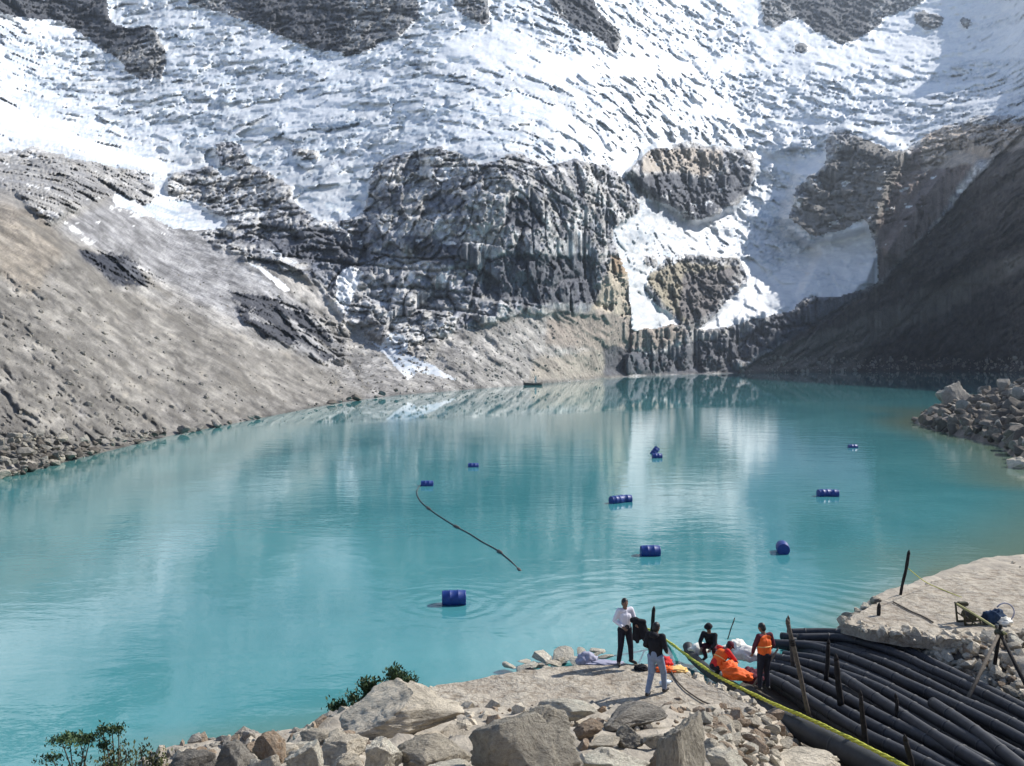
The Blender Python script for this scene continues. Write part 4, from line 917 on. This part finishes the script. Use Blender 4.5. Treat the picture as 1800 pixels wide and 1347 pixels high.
# tripod of poles
b = P(1757, 1112, 1.9); top = Vector(b)
root = empty('pole_tripod', P(1757,1190,.9)); tag(root, 'crossed wooden poles lashed together on the rubble below the right platform', 'tripod'); o0 = root.location
for q, mt in ((P(1688,1256,.8), 'wood'), (P(1815,1228,.9), 'darkwood'), (P(1770,1190,1.0)+Vector((.2, .9, 0)), 'darkwood')):
    bm = bmesh.new(); d = (top-q).normalized(); tube(bm, [q-o0, top+d*.22-o0], [.05, .04], 9); obj('leg', bm, M[mt], root)
bm = bmesh.new(); ell(bm, top-o0, (.13, .12, .11)); obj('lashing', bm, M['iron'], root)
q0 = P(1683, 1062, 2.0); pole('yellow_pole', q0, Vector(top)+Vector((.05, -.2, .03)), .035, .03, M['yellowwood'], 'yellowish pole reaching from the winch to the pole tripod', 'pole')
# winch
def winch():
    c = P(1704, 1096, 1.21); root = empty('hand_winch', c, .1); root.scale = (.85, .85, .95); tag(root, 'rusty olive iron hand winch on the right platform', 'winch')
    for y in (-.22, .22):
        bm = bmesh.new()
        for A_, B_, r_ in (((-.30, 0), (-.38, .60), .035), ((-.38, .58), (.62, .02), .035), ((-.30, .02), (.62, .02), .03), ((-.32, .30), (.12, .02), .022), ((-.05, .02), (-.02, .40), .022), ((.25, .02), (.24, .24), .02)):
            tube(bm, [(A_[0], y, A_[1]), (B_[0], y, B_[1])], r_, 8)
        obj('side_frame', bm, M['iron'], root)
    bm = bmesh.new(); tube(bm, [(0, -.21, .24), (0, .21, .24)], .13, 16); obj('drum', bm, M['iron'], root)
    bm = bmesh.new(); tube(bm, [(0, -.12, .24), (0, .12, .24)], .17, 16); obj('wound_rope', bm, M['wood'], root)
    bm = bmesh.new(); tube(bm, [(-.34, -.3, .58), (-.34, .32, .58)], .03, 8); tube(bm, [(-.34, -.3, .58), (-.5, -.34, .46), (-.52, -.34, .36)], .028, 8); obj('crank_handle', bm, M['iron'], root)
    bm = bmesh.new(); box(bm, (-.26, 0, .62), (.34, .22, .12), bev=.03); obj('gear_housing', bm, M['iron'], root, sm=False)
winch()

# ------------------------------------------------------------------ cloth lumps, sacks, small litter
def lump(name, loc, size, mat, label, cat, seed, rz=0.0, rough=.16, group=None, part=None, sub=4):
    r_ = np.random.RandomState(seed); bm = bmesh.new(); bmesh.ops.create_icosphere(bm, subdivisions=sub, radius=1)
    v = np.array([x.co[:] for x in bm.verts]); f = fbm(v[:, 0]*1.3+seed, v[:, 1]*1.3, v[:, 2]*1.3, 4, .6); g = ridged(v[:, 0]*1.1+seed, v[:, 1]*1.1+4, v[:, 2]*1.1, 3, .5) + .8*facets(v[:, 0]*1.9+seed, v[:, 1]*1.9, v[:, 2]*1.9, 1, 1.6)[0] + .3*ridged(v[:, 0]*4+seed, v[:, 1]*4, v[:, 2]*4, 2)
    v = v*(1+rough*2.6*f+rough*1.8*g)[:, None]; v[:, 2] = np.where(v[:, 2] < -.55, -.55, v[:, 2])
    for x, c_ in zip(bm.verts, v): x.co = Vector(c_*np.array(size)/2)
    o = obj(name, bm, mat); o.location = Vector(loc)+Vector((0, 0, size[2]*.27)); o.rotation_euler = (0, 0, rz); return tag(o, label, cat, group)
def sack(name, loc, size, mat, label, seed, rz):
    root = empty(name, loc, rz); tag(root, label, 'sack')
    o = lump('bag', (0, 0, 0), size, mat, None, None, seed, 0, .10); o.parent = root; 
    bm = bmesh.new(); tube(bm, [(size[0]*.42, 0, size[2]*.3), (size[0]*.52, 0, size[2]*.36), (size[0]*.62, 0, size[2]*.42)], [.05, .03, .08], 8); obj('tied_neck', bm, mat, root)
sack('white_sack', P(1292,1152,.45), (.85,.5,.40), M['sack'], 'full white sack lying beside the orange vested crouching person', 3, .15)
sack('white_sack', P(1312,1158,.62), (.62,.5,.42), M['sack'], 'bulging white sack nearest the standing man in the orange vest', 5, -.5)
sack('white_sack', P(1228,1148,.35), (.55,.4,.34), M['sack'], 'small white sack by the turned up end of the dark float tube', 7, .4)
sack('white_sack', P(1296,1140,.75), (.5,.4,.3), M['sack'], 'pale sack on top of the heap behind the crouching people', 9, .9)
lump('orange_tarpaulin', P(1296,1192,.75), (.58,.42,.30), M['orange'], 'crumpled orange tarpaulin draped over the pipes before the crouching person', 'tarpaulin', 21, -.4)
lump('orange_cloth', P(1282,1178,.8), (.38,.32,.28), M['orange'], 'small orange cloth bundle behind the crumpled orange tarpaulin', 'cloth', 22, .5)
lump('maroon_bag', P(1322,1198,.6), (.5,.4,.38), M['maroon'], 'dark maroon bag between the orange tarpaulin and the standing man', 'bag', 23, .2)
lump('red_cloth', P(1168,1172,1.2), (.32,.3,.28), M['red'], 'small red cloth on the platform edge right of the walking man', 'cloth', 25)
lump('orange_life_vest', P(1172,1180,1.2), (.42,.3,.14), M['orange'], 'flat orange life vest lying on the platform next to the red cloth', 'life vest', 27)
lump('yellow_cloth', P(1190,1180,1.2), (.42,.28,.13), M['tan'], 'pale yellow folded cloth lying right of the orange life vest', 'cloth', 29)
lump('black_bag', P(1127,1177,1.2), (.27,.22,.15), M['black'], 'small black bag on the platform between the two standing men', 'bag', 31)
lump('black_bag', P(930,1182,.95), (.3,.2,.12), M['black'], 'little black bundle among the whitish stones at the water edge', 'bundle', 33)
lump('grey_sheet', P(1032,1168,1.1), (.42,.35,.34), M['slate'], 'lilac grey plastic bundle among the whitish stones', 'bundle', 35)
lump('pale_sheet', P(1066,1168,1.16), (.75,.3,.10), M['slate'], 'flat lilac grey sheet beside the feet of the man in the white shirt', 'sheet', 36)
lump('blue_jacket', P(1748,1096,1.2), (.5,.35,.5), M['bluecloth'], 'dark blue jacket heaped on the right platform behind the winch', 'jacket', 37)
lump('white_bag', P(1763,1098,1.2), (.4,.3,.24), M['sack'], 'small white bag beside the dark blue jacket', 'bag', 39)
lp = [P(1766, 1096, 1.25)+Vector((.02*k, 0, 0)) for k in range(2)]
bm = bmesh.new(); c = P(1768, 1092, 1.25); tube(bm, [Vector((.26*math.sin(a*.3)*1.0, .05*a*.1, .26-.26*math.cos(a*.3))) for a in range(0, 15)], .02, 7); o = obj('hose_loop', bm, M['slate']); o.location = c; tag(o, 'loop of pale hose standing up beside the white bag', 'hose')
def bottle():
    c = P(1170, 1204, 1.21); root = empty('plastic_bottle', c, .4); tag(root, 'clear plastic bottle lying behind the walking man', 'bottle')
    bm = bmesh.new(); tube(bm, [(-.16, 0, .06), (-.15, 0, .06), (.08, 0, .06), (.13, 0, .06), (.16, 0, .06)], [.03, .055, .055, .03, .02], 12); obj('bottle_body', bm, M['bottle'], root)
    bm = bmesh.new(); tube(bm, [(.155, 0, .06), (.19, 0, .06)], .024, 10); obj('cap', bm, M['bluecloth'], root)
bottle()

# ------------------------------------------------------------------ people
def fuse(o, vox, it=3):
    m = o.modifiers.new('fuse', 'REMESH'); m.mode = 'VOXEL'; m.voxel_size = vox; m.use_smooth_shade = True
    s_ = o.modifiers.new('soften', 'SMOOTH'); s_.iterations = it; s_.factor = .5; return o
V = Vector
def person(loc, rz, J, label, top='white', legs='darkt', vest=None, hat=None, hood=False, sleeves=True, shoes='shoe', topmat='shirt', long=False):
    root = empty('person', loc, rz); tag(root, label, 'person')
    bm = bmesh.new(); g = lambda k: V(J[k])
    hd = g('head'); fw = V(J.get('look', (0, 1, 0))).normalized(); rt = fw.cross(V((0, 0, 1))).normalized(); up = rt.cross(fw).normalized()
    R_ = Matrix((rt, fw, up)).transposed().to_quaternion(); hq = lambda x, y, z: hd + rt*x + fw*y + up*z
    ell(bm, hd, (.075, .093, .112), R_); ell(bm, hq(0, .02, -.055), (.055, .07, .06), R_)
    cap_(bm, hq(0, .088, .01), hq(0, .105, -.022), .011, .016)
    for s_ in (-1, 1): ell(bm, hq(.076*s_, -.005, -.005), (.012, .022, .032), R_, 2)
    cap_(bm, hq(-.02, .088, -.058), hq(.02, .088, -.058), .008, .008)
    cap_(bm, g('neck'), hq(0, -.01, -.06), .058, .052)
    pel, ch, nk = g('pelvis'), g('chest'), g('neck')
    cap_(bm, pel, ch, .105, .11); cap_(bm, ch, nk, .11, .06)
    for s_ in 'LR':
        cap_(bm, nk-V((0, 0, .05)), g('sho'+s_), .055, .06); cap_(bm, g('sho'+s_), g('elb'+s_), .055, .04); cap_(bm, g('elb'+s_), g('wri'+s_), .04, .027)
        cap_(bm, g('hip'+s_), g('kne'+s_), .085, .055); cap_(bm, g('kne'+s_), g('ank'+s_), .055, .036); cap_(bm, g('ank'+s_), g('toe'+s_), .036, .03)
        w_ = g('wri'+s_); d = (w_-g('elb'+s_)).normalized(); sd_ = d.cross(V((0, 1, 0)));
        sd_ = sd_.normalized() if sd_.length > .1 else V((1, 0, 0)); fl = sd_.cross(d)
        cap_(bm, w_, w_+d*.07, .028, .034)
        for k, (o_, L) in enumerate(((-.028, .062), (-.010, .074), (.010, .070), (.028, .055))):
            a = w_+d*.085+sd_*o_; b2 = a+d*L*.5+fl*.006; cap_(bm, a, b2, .0095, .009, 8); cap_(bm, b2, b2+d*L*.4+fl*.026, .009, .008, 8)
        sg = -1; a = w_+d*.03+sd_*.03*sg; cap_(bm, a, a+d*.035+sd_*.03*sg, .012, .010, 8); cap_(bm, a+d*.035+sd_*.03*sg, a+d*.06+sd_*.035*sg+fl*.012, .010, .009, 8)
    fuse(obj('body', bm, M['skin'], root), .0085, 2)
    # hair
    if not hat:
        bm = bmesh.new(); ell(bm, hq(0, -.012, .028), (.083, .096, .096), R_); ell(bm, hq(0, -.045, -.02), (.076, .062, .085), R_); fuse(obj('hair', bm, M['hair'], root), .01, 1)
    else:
        bm = bmesh.new(); ell(bm, hq(0, -.01, .05), (.092, .105, .085), R_); tube(bm, [hq(0, 0, .03), hq(0, 0, .045)], [.125 if hat == 'brim' else .10, .12 if hat == 'brim' else .10], 20)
        if hat == 'cap': cap_(bm, hq(-.04, .1, .035), hq(.04, .14, .03), .018, .014); cap_(bm, hq(.04, .1, .035), hq(-.04, .14, .03), .018, .014)
        obj('hat', bm, M['black' if hat == 'brim' else 'maroon'], root)
        bm = bmesh.new(); ell(bm, hq(0, -.04, -.02), (.078, .066, .08), R_); obj('hair', bm, M['hair'], root)
    for s_ in (-1, 1):
        bm = bmesh.new(); ell(bm, hq(.03*s_, .084, .005), (.012, .01, .008), R_, 2); obj('eye', bm, M['hair'], root)
    # upper clothes
    bm = bmesh.new(); wl = .16 if long else .06
    cap_(bm, pel+V((0, 0, -wl*.5+.06)), ch, .122, .128); cap_(bm, ch, nk-V((0, 0, .06)), .128, .08)
    lat = (g('shoR')-g('shoL')).normalized()
    for s_ in (-1, 1): cap_(bm, pel+lat*.045*s_+V((0, 0, .06-wl*.5)), ch+lat*.055*s_, .115, .12)
    for s_ in 'LR':
        cap_(bm, nk-V((0, 0, .07)), g('sho'+s_), .075, .075); cap_(bm, g('sho'+s_), g('elb'+s_), .074, .058)
        if sleeves: cap_(bm, g('elb'+s_), g('elb'+s_).lerp(g('wri'+s_), .86), .056, .045)
    if hood: ell(bm, nk+V((0, -.08, .0))-fw*.03, (.12, .09, .07))
    fuse(obj('jacket' if topmat == 'black' else 'shirt', bm, M[topmat], root), .012, 3)
    if vest:
        bm = bmesh.new(); cap_(bm, pel.lerp(ch, .12), ch, .135, .142); cap_(bm, ch, nk-V((0, 0, .075)), .142, .095)
        for s_ in (-1, 1): cap_(bm, pel.lerp(ch, .15)+lat*.055*s_, ch+lat*.06*s_, .128, .134)
        for s_ in 'LR': cap_(bm, nk-V((0, 0, .075)), nk.lerp(g('sho'+s_), .75)-V((0, 0, .04)), .085, .085)
        v_ = fuse(obj('vest', bm, M[vest], root), .012, 3)
        bm = bmesh.new()
        mid = ch.lerp(pel, .35); n_s = 26; ax = (ch-pel).normalized(); sd_ = ax.cross(lat)
        tube(bm, [mid+lat*.195*math.cos(2*math.pi*k/n_s)+sd_*.142*math.sin(2*math.pi*k/n_s) for k in range(n_s+1)], .014, 6, cap=False); obj('reflective_band', bm, M['tan'], v_)
    # trousers and shoes
    bm = bmesh.new(); cap_(bm, g('hipL'), g('hipR'), .112, .112); cap_(bm, pel, pel.lerp(ch, .25), .135, .13)
    for s_ in 'LR':
        cap_(bm, g('hip'+s_), g('kne'+s_), .105, .076); cap_(bm, g('kne'+s_), g('kne'+s_).lerp(g('ank'+s_), .93), .074, .060)
    fuse(obj('trousers', bm, M[legs], root), .012, 3)
    for s_ in 'LR':
        bm = bmesh.new(); a, b2 = g('ank'+s_), g('toe'+s_); cap_(bm, a-V((0, 0, .035))-(b2-a).normalized()*.03, b2-V((0, 0, .0)), .047, .040); fuse(obj('shoe', bm, M[shoes], root), .01, 1)
    return root
def stand(**kw):
    J = dict(head=(0, .02, 1.60), neck=(0, 0, 1.44), chest=(0, 0, 1.25), pelvis=(0, 0, .95), shoL=(-.17, 0, 1.40), shoR=(.17, 0, 1.40), elbL=(-.24, -.02, 1.13), elbR=(.24, -.02, 1.13), wriL=(-.25, .08, .89), wriR=(.25, .08, .89),
             hipL=(-.09, 0, .90), hipR=(.09, 0, .90), kneL=(-.11, .03, .49), kneR=(.11, .03, .49), ankL=(-.12, 0, .09), ankR=(.12, 0, .09), toeL=(-.15, .15, .045), toeR=(.15, .15, .045)); J.update(kw); return J
pA = P(1098, 1168, 1.2)
# man in the white shirt: faces the camera, feet apart, jacket over his left arm
a_ = person(pA, math.pi+.35, stand(kneL=(-.15, .03, .48), ankL=(-.20, -.02, .09), toeL=(-.26, .12, .045), kneR=(.13, .03, .48), ankR=(.17, 0, .09), toeR=(.22, .14, .045), elbR=(.27, -.04, 1.15), wriR=(.14, .16, 1.02), elbL=(-.28, 0, 1.14), wriL=(-.20, .22, 1.08), head=(.02, .04, 1.60)),
       'man in a white shirt and dark trousers holding a dark jacket at the water edge', topmat='shirt', legs='darkt')
# the jacket he holds
def held_jacket():
    c = pA + V((.30, -.14, 1.0)); bm = bmesh.new()
    for k in range(7):
        x = -.10+.05*k; cap_(bm, (x*.6, .02*math.sin(k*2), .20-.012*k*k*.4), (x*1.25+.06, .03*math.cos(k*3), -.30-.05*math.sin(k*1.7)), .07, .055, 10)
    cap_(bm, (.16, 0, .10), (.24, .02, -.12), .06, .05, 10); cap_(bm, (.24, .02, -.12), (.25, 0, -.42), .05, .035, 10); cap_(bm, (-.12, 0, .18), (.16, 0, .14), .075, .07, 10)
    o = fuse(obj('dark_jacket', bm, M['black']), .014, 2); o.location = c; tag(o, 'dark jacket hanging over the arm of the man in the white shirt', 'jacket')
held_jacket()
pB = P(1152, 1222, 1.2)
person(pB, -.55, stand(head=(.0, .05, 1.58), neck=(0, .01, 1.43), kneL=(-.10, .0, .49), ankL=(-.12, -.20, .09), toeL=(-.13, -.06, .045), kneR=(.12, .20, .50), ankR=(.12, .26, .09), toeR=(.14, .41, .045), elbL=(-.25, -.02, 1.14), wriL=(-.20, .18, 1.02), elbR=(.25, -.02, 1.14), wriR=(.20, .18, 1.0), look=(.2, 1, -.1)),
       'man in a black hooded jacket and light blue jeans walking on the left platform', topmat='black', legs='jeans', hood=True, long=True)
pC = P(1343, 1214, .62)
person(pC, .35, stand(neck=(0, .03, 1.43), head=(-.02, .09, 1.585), chest=(0, .02, 1.24), elbL=(-.26, .05, 1.15), wriL=(-.22, .18, .92), elbR=(.27, .0, 1.14), wriR=(.22, .16, .93), kneR=(.12, .06, .49), look=(-.3, 1, -.35)),
       'man in a bright orange vest standing on the black pipes with his back turned', vest='orange', topmat='maroon', legs='darkt')
qb = P(1324, 1206, .62); pole('carrying_pole', PD(1366, 1143, pC.y+.05), qb+V((0, .0, 0)), .028, .028, M['greywood'], 'grey pole slanting beside the man in the bright orange vest', 'pole')
def crouch(**kw):
    J = dict(head=(0, .30, .98), neck=(0, .20, .84), chest=(0, .10, .68), pelvis=(0, -.08, .42), shoL=(-.17, .18, .80), shoR=(.17, .18, .80), elbL=(-.22, .34, .60), elbR=(.22, .34, .60), wriL=(-.14, .50, .48), wriR=(.14, .50, .48),
             hipL=(-.09, -.08, .38), hipR=(.09, -.08, .38), kneL=(-.16, .30, .46), kneR=(.16, .30, .46), ankL=(-.14, .06, .09), ankR=(.14, .06, .09), toeL=(-.16, .21, .045), toeR=(.16, .21, .045), look=(0, 1, -.4)); J.update(kw); return J
pD = P(1250, 1160, .25)
person(pD, 2.6, crouch(look=(.1, 1, -.5), head=(0, .26, 1.02)), 'crouching person in dark clothes and a broad black hat behind the white sacks', topmat='black', legs='maroon', hat='brim')
pE = P(1262, 1196, .45)
person(pE, -1.1, crouch(head=(0, .40, .86), neck=(0, .28, .80), chest=(0, .14, .68), look=(0, 1, -.9)), 'crouching person in an orange vest and maroon cap beside the yellow rope', topmat='red', vest='orange', legs='darkt', hat='cap')

# ------------------------------------------------------------------ plants
def shrub(name, stems, label, leafmat, seed, leaf=.05, n=60, cat='shrub', spread=.07, tuft=None, group=None):
    """stems: list of (base, tip) world points; leaves stand round the upper part of each stem"""
    r_ = random.Random(seed); c = V(stems[0][0]); root = empty(name, c); tag(root, label, cat, group)
    bs = bmesh.new(); bl = bmesh.new()
    for a, b in stems:
        a = V(a); b = V(b); L = (b-a).length; mid = a.lerp(b, .5)+V((r_.uniform(-.1, .1), r_.uniform(-.1, .1), 0))*L
        p = spline([a-c, mid-c, b-c], 5); tube(bs, p, [.014*(1-.7*i/len(p)) for i in range(len(p))], 6)
        twigs = [(p[-1], (p[-1]-p[-2]).normalized())]
        for _ in range(int(5)):
            t_ = r_.uniform(.35, .95); q = p[min(len(p)-1, int(t_*len(p)))]; d = V((r_.uniform(-1, 1), r_.uniform(-1, 1), r_.uniform(.2, 1.2))).normalized(); e2 = q+d*L*r_.uniform(.12, .28)*(.35 if tuft else 1)
            tube(bs, [q, e2], [.006, .003], 5); twigs.append((e2, d))
        for k in range(n):
            if tuft: q0, d0 = twigs[r_.randrange(len(twigs))]; q = q0+V((r_.gauss(0, tuft[0]), r_.gauss(0, tuft[0]), r_.gauss(0, tuft[1]))); q = q if k % 5 == 0 else V(p[-1])+V((r_.gauss(0, tuft[0]*1.3), r_.gauss(0, tuft[0]*1.3), r_.gauss(0, tuft[1]))) 
            else:
                if r_.random() < .5: q0, d0 = twigs[r_.randrange(len(twigs))]; q = q0-d0*r_.random()*L*.2
                else: i = r_.randrange(len(p)//4, len(p)); q = V(p[i])
                q += V((r_.gauss(0, spread), r_.gauss(0, spread), r_.gauss(0, spread)))
            d = V((r_.uniform(-1, 1), r_.uniform(-1, 1), r_.uniform(.1, 1.6))).normalized(); s_ = d.cross(V((r_.uniform(-1, 1), r_.uniform(-1, 1), r_.uniform(-1, 1)))).normalized(); l_ = leaf*r_.uniform(.6, 1.3)
            w_ = l_*.22; vs = [bl.verts.new(q), bl.verts.new(q+d*l_*.5+s_*w_), bl.verts.new(q+d*l_), bl.verts.new(q+d*l_*.5-s_*w_)]; bl.faces.new(vs)
    obj('stem', bs, M['bark'], root); obj('foliage', bl, M[leafmat], root, sm=False)
def st(bx, by, tx, ty, d): return (PD(bx, by, d), PD(tx, ty, d+rnd.uniform(-.25, .25)))
D0 = 19.6
shrub('bush', [st(640,1275,595,1245,D0), st(640,1275,618,1225,D0), st(645,1270,640,1200,D0), st(650,1268,655,1205,D0), st(650,1270,628,1250,D0), st(650,1268,668,1230,D0), st(645,1275,640,1240,D0), st(645,1275,655,1250,D0), st(640,1275,585,1250,D0)],
      'dark green upright bush left of the whale shaped boulder', 'leaf', 3, .10, 520, spread=.07)
shrub('bush', [st(700,1245,690,1180,D0+.4), st(705,1245,703,1190,D0+.4), st(705,1243,722,1195,D0+.4), st(700,1245,675,1215,D0+.4), st(708,1243,728,1212,D0+.4), st(708,1243,712,1212,D0+.4), st(700,1245,690,1212,D0+.4)],
      'taller dark green bush on the upper left side of the whale shaped boulder', 'leaf', 4, .10, 560, spread=.07)
DL = 10.0
shrub('flat_topped_shrub', [st(135,1440,108,1302,DL), st(135,1440,122,1299,DL), st(138,1440,140,1301,DL), st(140,1440,158,1299,DL), st(140,1440,150,1304,DL), st(132,1440,92,1335,DL)], 'flat topped dark shrub on thin stalks in the lower left corner', 'leaf', 5, .045, 210, tuft=(.055, .014))
shrub('tufted_shrub', [st(185,1440,180,1285,DL), st(192,1440,197,1284,DL), st(198,1440,209,1284,DL), st(185,1440,182,1312,DL)], 'shrub of three slim stalks with round dark tufts in the lower left corner', 'leaf', 6, .04, 190, tuft=(.026, .03))
shrub('low_bush', [st(200,1440,190,1335,DL), st(210,1440,212,1328,DL), st(225,1440,222,1322,DL), st(240,1440,246,1318,DL), st(250,1440,265,1330,DL), st(260,1440,285,1328,DL), st(230,1440,238,1340,DL), st(215,1440,200,1345,DL)], 'low olive green bush spreading on the bottom edge beside the tufted stalks', 'leaf2', 7, .05, 200, spread=.045)

def haze():
    bm = bmesh.new(); bmesh.ops.create_cube(bm, size=1)
    m = bpy.data.materials.new('haze'); m.use_nodes = True; nt = m.node_tree; nt.nodes.clear()
    o_ = nt.nodes.new('ShaderNodeOutputMaterial'); v = nt.nodes.new('ShaderNodeVolumePrincipled')
    v.inputs['Color'].default_value = (.72, .84, 1, 1); v.inputs['Density'].default_value = HAZE; v.inputs['Anisotropy'].default_value = .2
    nt.links.new(v.outputs[0], o_.inputs['Volume'])
    o = obj('haze', bm, m, sm=False); o.scale = (4200, 3400, 1500); o.location = (0, 1500, 735)
    tag(o, kind='stuff')
HAZE = .00013
haze()
